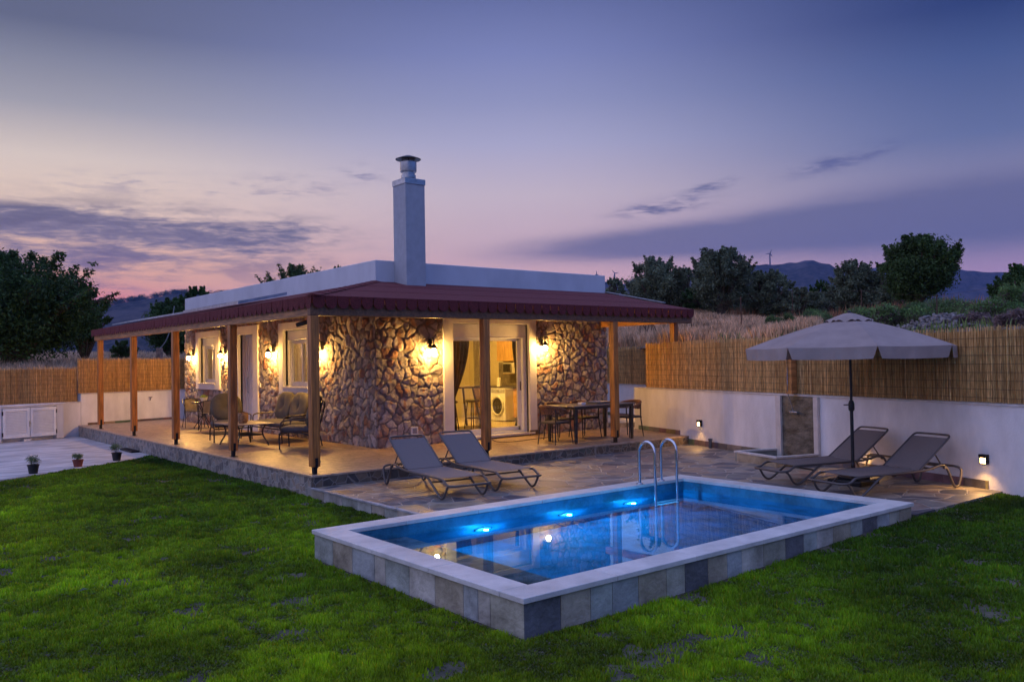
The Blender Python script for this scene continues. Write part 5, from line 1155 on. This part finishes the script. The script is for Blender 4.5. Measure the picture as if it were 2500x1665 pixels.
# ------------------------------------------------------------ leaves
def leaf_mat(name, base, var=.25): return mat(name, base, .6, var=var, scale=3, tint='tint', transl=.25, spec=.3)
def leaf_cloud(name, centres, radii, n_total, size, m, parent=None, seed=0, flat=.7, upb=.0, tcol=.35, squash=.8, soft=.0):
    r2 = np.random.default_rng(seed); C_ = np.asarray(centres, float); Rr = np.asarray(radii, float); w_ = Rr**1.8/np.sum(Rr**1.8)
    idx = r2.choice(len(C_), n_total, p=w_); u = r2.normal(size=(n_total, 3)); u /= np.linalg.norm(u, axis=1)[:, None]
    rad = Rr[idx]*(1-.55*r2.random(n_total)**1.6); tail = r2.random(n_total) < soft; rad = np.where(tail, Rr[idx]*(.75+.5*np.minimum(np.abs(r2.normal(size=n_total)), 1.5)), rad*(1+.15*r2.normal(size=n_total))); pos = C_[idx]+u*rad[:, None]*np.array([1, 1, squash])
    a = r2.normal(size=(n_total, 3)); a /= np.linalg.norm(a, axis=1)[:, None]; b = np.cross(a, r2.normal(size=(n_total, 3))); b /= np.linalg.norm(b, axis=1)[:, None]
    L_ = size*r2.uniform(.6, 1.5, n_total)[:, None]; W_ = L_*flat*.5
    V_ = np.stack([pos-a*L_, pos+b*W_, pos+a*L_, pos-b*W_], 1).reshape(-1, 3)
    ct_r = r2.uniform(1-tcol, 1+tcol, len(C_))[idx]; tn = (ct_r*r2.uniform(.7, 1.35, n_total))[:, None]*np.array([1, 1, 1])
    hue = r2.random(n_total)[:, None]; tn = tn*(1+(hue-.5)*np.array([.3, .0, -.3]))
    return np_mesh(name, V_, np.arange(4*n_total).reshape(-1, 4), m, parent, tint=tn)
olive = leaf_mat('olive_foliage', (.14, .17, .105)); oak_l = leaf_mat('oak_foliage', (.055, .100, .028)); dkg = leaf_mat('dark_foliage', (.045, .095, .026)); pineg = leaf_mat('pine_foliage', (.04, .085, .02))
bark = mat('bark', (.10, .075, .055), .95, var=.3, scale=6, bump=.8, bscale=20)
def tree(label, px, d, py_top, wpx, m, n=14000, nc=22, z_off=0, trunk_h=.3, leaf=.075, seed=0, name='olive_tree', flatk=.8, sparse=False, group='trees beyond the fence', cat='tree'):
    x, y = at(px, d); z = float(ground_z(x, y))+z_off; H = pz(px, py_top, d)-z; Rx = wpx*d/F_PX*1.13; nc = int(nc*1.7); n = int(n*1.9); leaf *= .72; r2 = random.Random(seed); t = empty(name, (x, y, z), label=label, cat=cat, group=group)
    cz = H*(trunk_h+(1-trunk_h)/2); rz = H*(1-trunk_h)/2; cs, rs_ = [], []
    for k in range(nc):
        while True:
            p = Vector((r2.uniform(-1, 1), r2.uniform(-1, 1), r2.uniform(-1, 1)))
            if .25 < p.length < 1: break
        p = p*(.45+.35*r2.random())/max(p.length, .3)*1.0 if p.length > .7 else p*.95
        rr = (.10+.26*r2.random()**1.5)*Rx; cs.append((p.x*(Rx-rr*.6), p.y*(Rx-rr*.6), cz+p.z*(rz-rr*.5))); rs_.append(rr)
    for k in range(5 if not sparse else 8):   # breaking twigs at the top and sides
        a = r2.uniform(0, 6.28); e_ = r2.uniform(.2, 1.3); cs.append((Rx*.72*math.cos(a)*math.cos(e_), Rx*.72*math.sin(a)*math.cos(e_), cz+rz*.86*math.sin(e_))); rs_.append(Rx*.13)
    for k in range(26 if not sparse else 40):   # ragged sprigs
        a = r2.uniform(0, 6.28); e_ = r2.uniform(-.1, 1.45); dv = Vector((math.cos(a)*math.cos(e_), math.sin(a)*math.cos(e_), math.sin(e_))); lean = Vector((r2.uniform(-.3, .3), r2.uniform(-.3, .3), .8))
        st_ = Vector((dv.x*Rx*.80, dv.y*Rx*.80, cz+dv.z*rz*.84)); step_ = (dv*.5+lean*.5).normalized()*Rx*.085*r2.uniform(.7, 1.3)
        for j, q_r in enumerate((.085, .062, .045, .030)): p_ = st_+step_*j; cs.append((p_.x, p_.y, min(p_.z, cz+rz*.99))); rs_.append(Rx*q_r)
    leaf_cloud('crown', cs, rs_, n, leaf, m, t, seed, squash=flatk, soft=.42)
    q = MB(); q.tube(smooth_path([(0, 0, -.3), (.05*Rx, 0, H*trunk_h*.5), (-.04*Rx, .03*Rx, H*trunk_h), (0, 0, cz)], 1), [.10*Rx, .085*Rx, .08*Rx, .075*Rx, .07*Rx, .03*Rx, .02*Rx][:6] if False else list(np.linspace(.10*Rx, .025*Rx, 8)), 8)
    for c_ in cs[::3]: q.tube([(-.02*Rx, .02*Rx, H*trunk_h*.95), tuple(Vector(c_)*.6+Vector((0, 0, cz*.25))), c_], [.045*Rx, .03*Rx, .008*Rx], 5)
    q.build('trunk', bark, t, smooth=True); return t
# left
tree('huge dark oak filling the left edge of the picture', 40, 33, 628, 182, dkg, 60000, 48, 0, .10, .085, 1, 'oak_tree')
tree('smaller dark oak crown beside the huge one above the reed step', 208, 36, 690, 48, dkg, 13000, 18, 0, .1, .08, 2, 'oak_tree')
tree('small bright green bush tree in the dry field left', 300, 38, 832, 30, oak_l, 7000, 10, 0, .12, .05, 3, 'small_tree')
tree('dark green tree standing left of the house end', 420, 42, 728, 62, dkg, 18000, 22, 0, .1, .08, 4, 'oak_tree')
tree('dark tree rising just behind the left end of the parapet', 482, 40, 700, 48, dkg, 14000, 18, 0, .1, .08, 5, 'oak_tree')
tree('treetop showing above the sloping parapet left of the chimney', 722, 38, 650, 88, oak_l, 9000, 22, 0, .30, .07, 6, 'oak_tree', sparse=True)
tree('tiny treetop tip above the parapet close to the chimney', 825, 44, 646, 22, oak_l, 3000, 8, 0, .5, .07, 7, 'oak_tree')
# right
tree('small olive just past the right end of the parapet', 1500, 44, 678, 30, olive, 7000, 12, 0, .05, .07, 8)
tree('broad olive tree left of the two tall ones', 1603, 38, 629, 74, olive, 26000, 28, -.3, .05, .07, 9)
tree('narrow olive between the broad and the tallest one', 1678, 41, 655, 36, olive, 9000, 14, -.2, .05, .07, 10)
tree('tallest olive tree with a dark visible trunk', 1765, 37, 606, 76, olive, 30000, 30, -.1, .13, .07, 11, sparse=True)
tree('round olive right of the tallest one', 1880, 38, 661, 60, olive, 15000, 18, -.2, .05, .07, 12)
tree('low olive bush under the hill crest', 1955, 37, 704, 48, olive, 9000, 12, -.3, .05, .07, 13)
tree('small bright green pine in front of the far hill', 2010, 43, 683, 34, pineg, 8000, 12, -.3, .1, .07, 14, 'pine_tree')
tree('ragged olive with a thin twiggy top left of the round tree', 2085, 36, 634, 54, olive, 14000, 20, -.3, .05, .07, 15, sparse=True)
tree('dull olive tucked against the big round tree', 2155, 36, 645, 48, olive, 11000, 14, -.3, .05, .07, 16)
tree('big round evergreen tree on a pale trunk', 2248, 32, 578, 88, oak_l, 34000, 36, -.1, .22, .07, 17, 'round_tree')
tree('dark shrub tree at the right edge of the picture', 2475, 27, 668, 44, dkg, 12000, 14, 0, .05, .055, 18, 'shrub_tree')
tree('dark shrub tree leaning into the right edge higher up', 2540, 24, 640, 70, dkg, 12000, 14, 0, .05, .055, 19, 'shrub_tree')

for k, (px_, py_, w_) in enumerate(((1475, 712, 40), (1540, 716, 55), (1640, 712, 60), (1715, 705, 55), (1800, 716, 60), (1850, 712, 60), (1925, 716, 55), (2000, 716, 55), (2050, 704, 55), (2120, 700, 55), (2185, 712, 60))):
    tree('low dark olive scrub, clump %s in the row under the olive crowns' % ('first second third fourth fifth sixth seventh eighth ninth tenth last'.split()[k]), px_, 40+k % 3, py_, w_, olive if k % 3 else dkg, 6000, 9, -.4, .02, .07, 60+k, 'olive_scrub', group='scrub filling the gaps under the olives', cat='scrub')
# shrubs (heath mounds) and rocks behind the right fence
heath = leaf_mat('heath_twigs', (.19, .135, .13)); heath_g = leaf_mat('heath_green', (.12, .21, .065)); lime = leaf_mat('lime_leaves', (.26, .36, .04))
def mound(label, px, py, w_, h_, m1, m2=None, seed=0, n=7000, zoff=0, name='heath_shrub'):
    d = ground_hit(px, py) or wall_d(px)+14; k_ = d/F_PX; w_, h_ = w_*k_*1.1, h_*k_*1.5; print('mound', px, round(d, 1), round(wall_d(px), 1)); x, y = at(px, d); z = float(ground_z(x, y))+zoff; t = empty(name, (x, y, z), label=label, cat='shrub', group='low shrubs behind the right fence'); r2 = random.Random(seed)
    cs = [(r2.uniform(-.6, .6)*w_, r2.uniform(-.6, .6)*w_, r2.uniform(0, .35)*h_) for _ in range(9)]; rs_ = [r2.uniform(.3, .5)*w_ for _ in cs]
    sq = h_/w_*.9; leaf_cloud('twigs', cs, rs_, n*2, .036, m1, t, seed, .35, squash=sq)
    if m2: leaf_cloud('leafy_top', [(c_[0], c_[1], c_[2]+.14*h_) for c_ in cs], [r_*1.02 for r_ in rs_], n*2, .032, m2, t, seed+50, .4, squash=sq)
# label, picture column, row of the foot, half width and height in picture points (turned into metres where it stands)
mound('round dark green shrub left of the parasol top', 1908, 815, 34, 40, heath, heath_g, 1)
mound('grey brown shrub hugging the rocks left of the round green one', 1858, 812, 24, 22, heath, None, 2, 3000)
mound('bright lime green shrub just above the reed fence', 1873, 828, 22, 18, lime, lime, 3, 3000, -.05, 'lime_shrub')
mound('dark shrub directly behind the parasol top', 1985, 800, 40, 34, heath, heath_g, 4)
mound('dark green shrub above the parasol right slope', 2120, 800, 45, 36, heath, heath_g, 5)
mound('wide brown heath mound right of the parasol', 2205, 800, 58, 44, heath, heath_g, 6, 9000)
mound('second heath mound behind the rock heap', 2315, 782, 60, 38, heath, heath_g, 7, 9000)
mound('purplish mound right of the rock heap', 2375, 800, 42, 32, heath, None, 8, 6000)
mound('green topped mound near the right edge', 2430, 788, 50, 40, heath, heath_g, 9, 8000)
mound('rounded brown mound above the fence at far right', 2475, 800, 42, 30, heath, None, 10, 6000)
mound('dark green bush cut by the right edge of the picture', 2510, 770, 42, 50, heath, heath_g, 11, 7000)
mound('small lime sprig between the far right mounds', 2426, 792, 10, 16, lime, lime, 12, 1200, 0, 'lime_shrub')
mound('low green clump above the reeds left of the second rusty stake', 1745, 822, 22, 14, heath, lime, 13, 2500)
mound('tiny weed clump at the start of the tall reed fence', 1690, 828, 12, 12, lime, lime, 14, 1500, 0, 'lime_shrub')
mound('dark clump beside the crossed rusty rods', 1600, 835, 30, 18, heath, None, 15, 4000)
rockm = mat('pale_rock', (.24, .215, .21), .9, var=.3, scale=6, bump=.8, bscale=18)
rk = []
rx_, ry_ = at(2290, ground_hit(2290, 806) or 16); rz_ = float(ground_z(rx_, ry_))
Vr, Fr = [], []
for k in range(420):
    u, v = rng.normal(0, .42), rng.normal(0, .42); px_, py_ = rx_+u*.94*1.5, ry_+v+u*.3; rr = rng.uniform(.02, .05); zc_ = float(ground_z(px_, py_))+.20*math.exp(-(u*u+v*v)*2.2)+rng.uniform(-.02, .04)
    n0 = len(Vr); pts = rng.normal(size=(8, 3))*.12
    for i, (sx, sy, sz) in enumerate([(a, b, c_) for a in (-1, 1) for b in (-1, 1) for c_ in (-1, 1)]): q = np.array([sx, sy, sz])*.6+pts[i]*2; Vr.append((px_+q[0]*rr, py_+q[1]*rr, zc_+q[2]*rr*.8))
    Fr += [tuple(n0+j for j in f) for f in ((0, 1, 3, 2), (4, 6, 7, 5), (0, 4, 5, 1), (2, 3, 7, 6), (0, 2, 6, 4), (1, 5, 7, 3))]
o = np_mesh('rock_heap', Vr, Fr, rockm); tag(o, 'heap of pale field stones behind the parasol right side', 'rocks', kind='stuff')
# scattered stones on the bank
Vr, Fr = [], []
for k in range(1500):
    px_ = rng.uniform(1470, 2560); d_ = wall_d(px_)+rng.uniform(.6, 12); x_, y_ = at(px_, d_); 
    if (x_-W0[0])*WN[0]+(y_-W0[1])*WN[1] > -.4: continue
    rr = rng.uniform(.02, .09); zc_ = float(ground_z(x_, y_)); n0 = len(Vr); pts = rng.normal(size=(8, 3))*.12
    for i, (sx, sy, sz) in enumerate([(a, b, c_) for a in (-1, 1) for b in (-1, 1) for c_ in (-1, 1)]): q = np.array([sx, sy, sz])*.6+pts[i]*2; Vr.append((x_+q[0]*rr, y_+q[1]*rr, zc_+q[2]*rr*.7))
    Fr += [tuple(n0+j for j in f) for f in ((0, 1, 3, 2), (4, 6, 7, 5), (0, 4, 5, 1), (2, 3, 7, 6), (0, 2, 6, 4), (1, 5, 7, 3))]
o = np_mesh('field_stones', Vr, Fr, rockm); tag(o, 'loose pale stones scattered over the dry bank', 'stones', kind='stuff')

# dry grass
dgm = mat('dry_grass', (.60, .46, .33), .8, var=.2, scale=2, tint='tint', transl=.3)
def dry_grass(label, n, pxr, dr, hr, seed, cond=None, clump=.5, tcol=None, name='dry_grass', band=None):
    r2 = np.random.default_rng(seed); px_ = r2.uniform(*pxr, n); d_ = dr[0]+(dr[1]-dr[0])*r2.random(n)**.9
    v = fw[None, :2]+rt[None, :2]*((px_-1250)/F_PX)[:, None]; v /= np.linalg.norm(v, axis=1)[:, None]; x = CAM[0]+v[:, 0]*d_; y = CAM[1]+v[:, 1]*d_
    out = -((x-W0[0])*WN[0]+(y-W0[1])*WN[1]); outb = -((x-BA[0])*BN[0]+(y-BA[1])*BN[1]); outf = -((x-F0[0])*WN[0]+(y-F0[1])*WN[1])
    if band: pass
    inside = (outb < .5) & np.where((F0[0]-x)*WD[0]+(F0[1]-y)*WD[1] > 0, outf < .5, out < .5)
    cl = value_noise(x, y, 1.3, seed+3)*.6+value_noise(x, y, .5, seed+4)*.4; ok = ~inside & (r2.random(n) < np.clip((cl-clump+.25)*3.2, 0.02, 1)); ok &= (np.ones(n, bool) if band is None else (np.maximum(out, outf*.0) > band[0]) & (out < band[1]))
    x, y, d_, cl = x[ok], y[ok], d_[ok], cl[ok]; n = len(x)
    z = np.array([ground_z(a, b) for a, b in zip(x, y)]); h = r2.uniform(*hr, n)*(.6+.7*cl); wd = .0028+.00032*d_; th = r2.random(n)*math.pi; la = r2.random(n)*6.28; le = h*r2.uniform(.05, .45, n)
    mid = np.stack([x+np.cos(la)*le*.35, y+np.sin(la)*le*.35, z+h*.6], 1); tip = np.stack([x+np.cos(la)*le, y+np.sin(la)*le, z+h], 1); dx = np.stack([np.cos(th)*wd, np.sin(th)*wd, 0*wd], 1); base = np.stack([x, y, z-.03], 1)
    V_ = np.stack([base-dx, base+dx, mid+dx*1.2, tip, mid-dx*1.2], 1).reshape(-1, 3); Fq = np.arange(5*n).reshape(n, 5)
    tn = r2.uniform(.5, 1.3, (n, 1))*np.array(tcol or [1, 1, 1])*(1+(r2.random((n, 1))-.5)*np.array([.15, .0, -.2]))
    o = np_mesh(name, V_, Fq, dgm, tint=tn); tag(o, label, 'dry grass', kind='stuff')
dry_grass('tall pale dry grass covering the bank behind the right fence', 120000, (1460, 2000), (17, 42), (.15, .42), 31, clump=.45, tcol=[1.4, 1.2, 1.0])
dry_grass('rust coloured grass stalks along the crest below the trees', 26000, (1650, 2600), (22, 42), (.30, .68), 32, clump=.62, tcol=[.80, .50, .38], name='tall_dry_grass', band=(12.5, 17))
dry_grass('flat straw coloured field seen between the left porch posts', 60000, (-60, 520), (26, 60), (.25, .55), 33, clump=.35, tcol=[1.05, 1.0, .95], name='straw_field')
dry_grass('green weeds low on the bank among the stones', 5000, (1640, 2600), (13.6, 20), (.08, .25), 34, clump=.55, tcol=[.35, .62, .25], name='bank_weeds')

# rusty stakes of the field fence: each its own thing; wires between them
rust = mat('rusty_iron', (.10, .055, .04), .8, .3, var=.3)
def stake(label, px, py, py_top, lean=0):
    d = ground_hit(px, py) or wall_d(px)+10; h = (py-py_top)/F_PX*d; x, y = at(px, d); z = float(ground_z(x, y)); q = MB(); q.tube([(0, 0, -.2), (lean, 0, h)], .014, 6); q.tube([(lean-.02, 0, h-.05), (lean+.02, 0, h-.05)], .008, 5)
    o = q.build('fence_stake', rust); o.location = (x, y, z); tag(o, label, 'stake', 'rusty field fence stakes'); return (x+lean, y, z+h)
tops = []
for lb, px, d, h in (('rusty stake seen just right of the last porch post', 1689, 822, 765), ('rusty stake above the reed fence left of the parasol', 1811, 826, 728), ('rusty stake beside the round green shrub', 1937, 800, 715), ('rusty stake rising behind the parasol top', 2106, 778, 690), ('rusty stake in front of the round tree trunk', 2290, 755, 690), ('rusty stake near the right edge', 2482, 725, 652)):
    tops.append(stake(lb, px, d, h))
q_ = MB()
for a, b in zip(tops[:-1], tops[1:]):
    for k in (0.03, .35, .7): q_.tube([(a[0], a[1], a[2]-k), ((a[0]+b[0])/2, (a[1]+b[1])/2, (a[2]+b[2])/2-k-.03), (b[0], b[1], b[2]-k)], .0022, 3)
o = q_.build('fence_wire', rust); tag(o, 'thin rusty wires strung between the field stakes', 'wire')
rdp = at(1585, ground_hit(1585, 838) or 22)
rd = empty('crossed_rods', rdp+(float(ground_z(*rdp)),), label='bundle of crossed rusty rods on the bank past the porch end', cat='rods')
for k, ((a, b), (c_, d_)) in enumerate((((-.25, 0), (-.25, .75)), ((-.08, 0), (-.10, .72)), ((.08, .0), (.06, .75)), ((-.22, .62), (.10, .05)), ((.05, .70), (.34, .02)), ((.06, .66), (.22, .0)), ((.02, .6), (-.12, .05)))):
    q_ = MB(); vx = rt[:2]/np.linalg.norm(rt[:2]); q_.tube([(vx[0]*a, vx[1]*a, b), (vx[0]*c_, vx[1]*c_, d_)], .012, 5); q_.build('rod', rust, rd)
# wooden stub and cable beyond the back fence
x_, y_ = at(388, 35); zt_ = pz(388, 850, 35); q_ = MB(); q_.tube([(0, 0, -1.2), (.02, 0, .42)], [.13, .12], 10); o = q_.build('wooden_stump', mat('weathered_post', (.30, .20, .15), .9, var=.3)); o.location = (x_, y_, zt_-.42); tag(o, 'cut wooden pole stub standing behind the back reed fence', 'post')
q_ = MB(); v0 = rt[:2]; q_.tube(smooth_path([(x_, y_, zt_-.05), (x_+v0[0]*.2, y_+v0[1]*.2, zt_+.15), (x_+v0[0]*.38, y_+v0[1]*.38, zt_+.5), (x_+v0[0]*.5, y_+v0[1]*.5, zt_+1.0), (x_+v0[0]*.6, y_+v0[1]*.6, zt_+1.6)]), .018, 6); o = q_.build('hanging_cable', mat('grey_cable', (.25, .26, .28), .6)); tag(o, 'grey cable curving up from the cut pole stub', 'cable')

# potted plants on the patio edge
potm = mat('black_pot', (.015, .015, .016), .5); potr = mat('terracotta_pot', (.22, .05, .03), .6); potg = leaf_mat('pot_leaves', (.14, .20, .09))
def pot(label, x, y, m, hp, hf, seed):
    t = empty('potted_plant', (x, y, -.311), label=label, cat='potted plant', group='potted plants along the lawn edge')
    q = MB(); q.lathe([(.075, 0), (.10, hp*.9), (.108, hp*.9), (.108, hp), (.098, hp), (.09, hp-.03)], n=24); q.build('pot', m, t, smooth=True)
    q = MB(); q.lathe([(.092, hp-.035), (.001, hp-.02)], n=16); q.build('compost', soil, t)
    r2 = random.Random(seed); cs = [(r2.uniform(-.07, .07), r2.uniform(-.07, .07), hp+hf*r2.uniform(.3, .75)) for _ in range(9)]
    leaf_cloud('foliage', cs, [hf*.33]*9, 900, .014, potg, t, seed, .5)
    q = MB()
    for c_ in cs: q.tube([(0, 0, hp-.03), c_], .003, 4)
    q.build('stem', bark, t)
pot('black pot with a pale bushy plant nearest the left edge', -2.63, 6.45, potm, .17, .20, 1)
pot('small terracotta pot with a low green plant', -1.74, 7.02, potr, .14, .14, 2)
pot('black pot with a bushy plant nearest the porch', -.87, 7.60, potm, .17, .21, 3)
bp_ = empty('table_plant', (2.14, 10.98, .717), label='low succulent in a white bowl on the round table', cat='potted plant')
q_ = MB(); q_.lathe([(.06, 0), (.10, .10), (.105, .11), (.09, .11), (.07, .03)], n=20); q_.build('bowl', white, bp_, smooth=True); leaf_cloud('foliage', [(0, 0, .13), (.05, .02, .12), (-.05, .0, .12)], [.06]*3, 250, .018, lime, bp_, 5, .5)
q_ = MB(); q_.lathe([(.04, 0), (.05, .03), (.045, .035), (.035, .01)], (2.0, 11.12, .717), 16); o = q_.build('ashtray', darkm, smooth=True); tag(o, 'dark round ashtray on the small round table', 'ashtray')
# drain mat
q_ = MB(); q_.box((-.22, 8.96, -.308), (.0-.04, 9.95, -.27)); dm = q_.build('drain_cover', black, bevel=.004); tag(dm, 'dark rectangular drain cover against the porch edge', 'drain cover')
q_ = MB()
for k in range(24): q_.box((-.20, 8.985+k*.040, -.2699), (-.06, 9.0+k*.040, -.262))
q_.build('slats', darkm, dm)
# cable on the porch floor by the glass door
q_ = MB(); q_.tube(smooth_path([(5.3, 2.5, .008), (5.0, 1.95, .008), (5.3, 1.75, .008), (5.9, 1.9, .008), (6.5, 1.95, .008), (6.7, 2.3, .008)]), .007, 6); o = q_.build('power_cable', black); tag(o, 'thin black cable lying on the porch below the glass door', 'cable')
# pale leaf on the lawn
q_ = MB(); q_.add([(0, 0, 0), (.06, .02, .025), (.10, .0, .01), (.05, -.04, .02)], [(0, 1, 2, 3)]); o = q_.build('fallen_leaf', potg); o.location = (-3.95, -3.55, ZG+.045); tag(o, 'single pale leaf lying on the lawn left of the pool', 'leaf')

# ============================================================ HILLS
hillm = bpy.data.materials.new('scrub_hillside'); hillm.use_nodes = True; t = hillm.node_tree; X.nt = t; p = t.nodes['Principled BSDF']; tcn = t.nodes.new('ShaderNodeTexCoord')
n1 = t.nodes.new('ShaderNodeTexNoise'); n1.inputs['Scale'].default_value = .045; n1.inputs['Detail'].default_value = 8; n1.inputs['Roughness'].default_value = .75; t.links.new(tcn.outputs['Object'], n1.inputs['Vector'])
n2 = t.nodes.new('ShaderNodeTexNoise'); n2.inputs['Scale'].default_value = .006; n2.inputs['Detail'].default_value = 5; t.links.new(tcn.outputs['Object'], n2.inputs['Vector'])
c = ramp(t, n1.outputs['Fac'], [(.42, (.014, .024, .018, 1)), (.58, (.075, .068, .062, 1))]); c = mixc(t, X(n2.outputs['Fac']).step(.5, .62)*.5, c, (.12, .10, .09, 1)); t.links.new(c, p.inputs['Base Color']); p.inputs['Roughness'].default_value = 1; p.inputs['Specular IOR Level'].default_value = 0
def hor(px): return 879.1-math.tan(ROLL)*0+(px-1250)*math.tan(ROLL)*1.0
def pz_(px, py, d):
    """height at distance d whose picture row is py"""
    v = fw+rt*((px-1250)/F_PX)-up*((py-832.5)/F_PX); k = d/math.hypot(v[0], v[1]); return CAM[2]+v[2]*k
def hill(name, prof, d, depth, drop, seed, rough_=2.0, extra=None):
    xs = np.arange(prof[0][0], prof[-1][0]+.1, 4.0); ys = np.interp(xs, [a for a, _ in prof], [b for _, b in prof]); V_ = []; r2 = np.random.default_rng(seed)
    nz = 40; rows = np.linspace(0, 1, nz)
    for i, (px, py) in enumerate(zip(xs, ys)):
        top = pz(px, py, d)
        for j, r_ in enumerate(rows):
            dd_ = d-depth*(1-r_)**1.0 if j < nz-1 else d+depth*.4; k = r_**.8; x, y = at(px, dd_); z = drop+(top-drop)*k
            u = (x*.7+y*.7); wob = (value_noise(np.array([x]), np.array([y]), depth*.12, seed)[0]-.5)*rough_*10*math.sin(r_*math.pi)+(value_noise(np.array([x]), np.array([y]), depth*.02, seed+1)[0]-.5)*rough_*1.6
            z += wob
            if j == nz-1: z = drop
            V_.append((x, y, z))
    n_ = len(xs); Fq = [(i*nz+j, (i+1)*nz+j, (i+1)*nz+j+1, i*nz+j+1) for i in range(n_-1) for j in range(nz-1)]
    o = np_mesh(name, V_, Fq, hillm, smooth=True); tag(o, kind='structure'); return xs, ys
pl = [(-900, 800), (-400, 790), (-100, 780), (100, 768), (200, 757), (262, 747), (283, 740), (344, 731), (406, 719), (444, 716), (497, 719), (540, 718), (700, 722), (900, 735), (1150, 745), (1300, 752)]
hill('hills', pl, 2600, 1000, -10, 41, 2.2)
pr_ = [(1150, 730), (1400, 700), (1506, 691), (1560, 688), (1640, 680), (1680, 672), (1720, 664), (1800, 649), (1833, 646), (1909, 643), (1950, 639), (1973, 634), (1989, 633), (2005, 639), (2030, 641), (2050, 655), (2075, 668), (2110, 685), (2200, 720), (2400, 740), (2600, 760)]
hill('hills', pr_, 3600, 1300, -12, 42, 4)
pf = [(1900, 700), (2000, 668), (2072, 657), (2108, 653), (2200, 650), (2332, 651), (2378, 660), (2417, 662), (2473, 662), (2560, 668), (2700, 676), (3000, 690), (3400, 720)]
hill('hills', pf, 4700, 1500, -12, 43, 5)
# scattered trees along the near left ridge
ridge = np.interp
cs, rs_ = [], []
r3 = random.Random(5)
for k in range(120):
    px_ = r3.uniform(225, 560); py_ = float(np.interp(px_, [a for a, _ in pl], [b for _, b in pl])); x, y = at(px_, 2590); rr = r3.uniform(4, 13); cs.append((x, y, pz(px_, py_+1, 2590)+rr*.35)); rs_.append(rr)
o = leaf_cloud('ridge_wood', cs, rs_, 14000, 1.8, dkg, None, 77); tag(o, 'dark far off wood along the left hill ridge', 'wood', kind='stuff')
cs, rs_ = [], []
for k in range(70):
    px_ = r3.uniform(1480, 1720); py_ = float(np.interp(px_, [a for a, _ in pr_], [b for _, b in pr_])); x, y = at(px_, 3580); rr = r3.uniform(4, 13); cs.append((x, y, pz(px_, py_+1, 3580)+rr*.3)); rs_.append(rr)
o = leaf_cloud('ridge_wood', cs, rs_, 9000, 2.2, dkg, None, 78); tag(o, 'small far off trees on the ridge under the wind turbines', 'wood', kind='stuff')
# wind turbines
tm = mat('turbine_paint', (.10, .105, .13), .6)
def turbine(label, px, py_hub, py_foot, blade_px, ang, d=3570):
    x, y = at(px, d); zh = pz(px, py_hub, d); zf = pz(px, py_foot, d)-4; t = empty('wind_turbine', (x, y, zf), label=label, cat='wind turbine', group='wind turbines on the far ridge'); Hh = zh-zf; s = blade_px*d/F_PX
    q = MB(); q.tube([(0, 0, 0), (0, 0, Hh)], [3.2, 2.2], 10); q.build('tower', tm, t, smooth=True)
    q = MB(); vv = fw[:2]/np.linalg.norm(fw[:2]); q.tube([(-vv[0]*3, -vv[1]*3, Hh), (vv[0]*4, vv[1]*4, Hh)], 2.4, 8); q.build('nacelle', tm, t)
    for k in range(3):
        a = R(ang+120*k); r_ = rt0[:2]; q = MB(); q.tube([(-vv[0]*3.2, -vv[1]*3.2, Hh), (-vv[0]*3.2+r_[0]*math.cos(a)*s*.3, -vv[1]*3.2+r_[1]*math.cos(a)*s*.3, Hh+math.sin(a)*s*.3), (-vv[0]*3.2+r_[0]*math.cos(a)*s, -vv[1]*3.2+r_[1]*math.cos(a)*s, Hh+math.sin(a)*s)], [1.6, 2.0, .7], 5); q.build('blade', tm, t)
turbine('wind turbine peeking over the right end of the parapet', 1459.5, 670, 688, 9, 90)
turbine('wind turbine standing just right of the parapet end', 1504, 667.5, 692, 10, 10)
turbine('wind turbine half hidden between the olive crowns', 1676, 659, 676, 9, 80)
turbine('wind turbine behind the tallest olive top', 1813, 624, 652, 10.5, 110)
turbine('wind turbine alone on the bare hill', 1884.5, 619, 645, 10, 65)

# ============================================================ HAZE
HAZE = 0.00008
hz_ = MB(); hz_.box((-7500, -7500, -14), (7500, 7500, 600)); hm = bpy.data.materials.new('thin_evening_air'); hm.use_nodes = True; t = hm.node_tree; t.nodes.clear()
o_ = t.nodes.new('ShaderNodeOutputMaterial'); pv = t.nodes.new('ShaderNodeVolumePrincipled'); pv.inputs['Color'].default_value = (.32, .44, 1.0, 1); pv.inputs['Density'].default_value = HAZE; t.links.new(pv.outputs[0], o_.inputs['Volume'])
if HAZE:
    o = hz_.build('haze', hm); tag(o, kind='stuff')
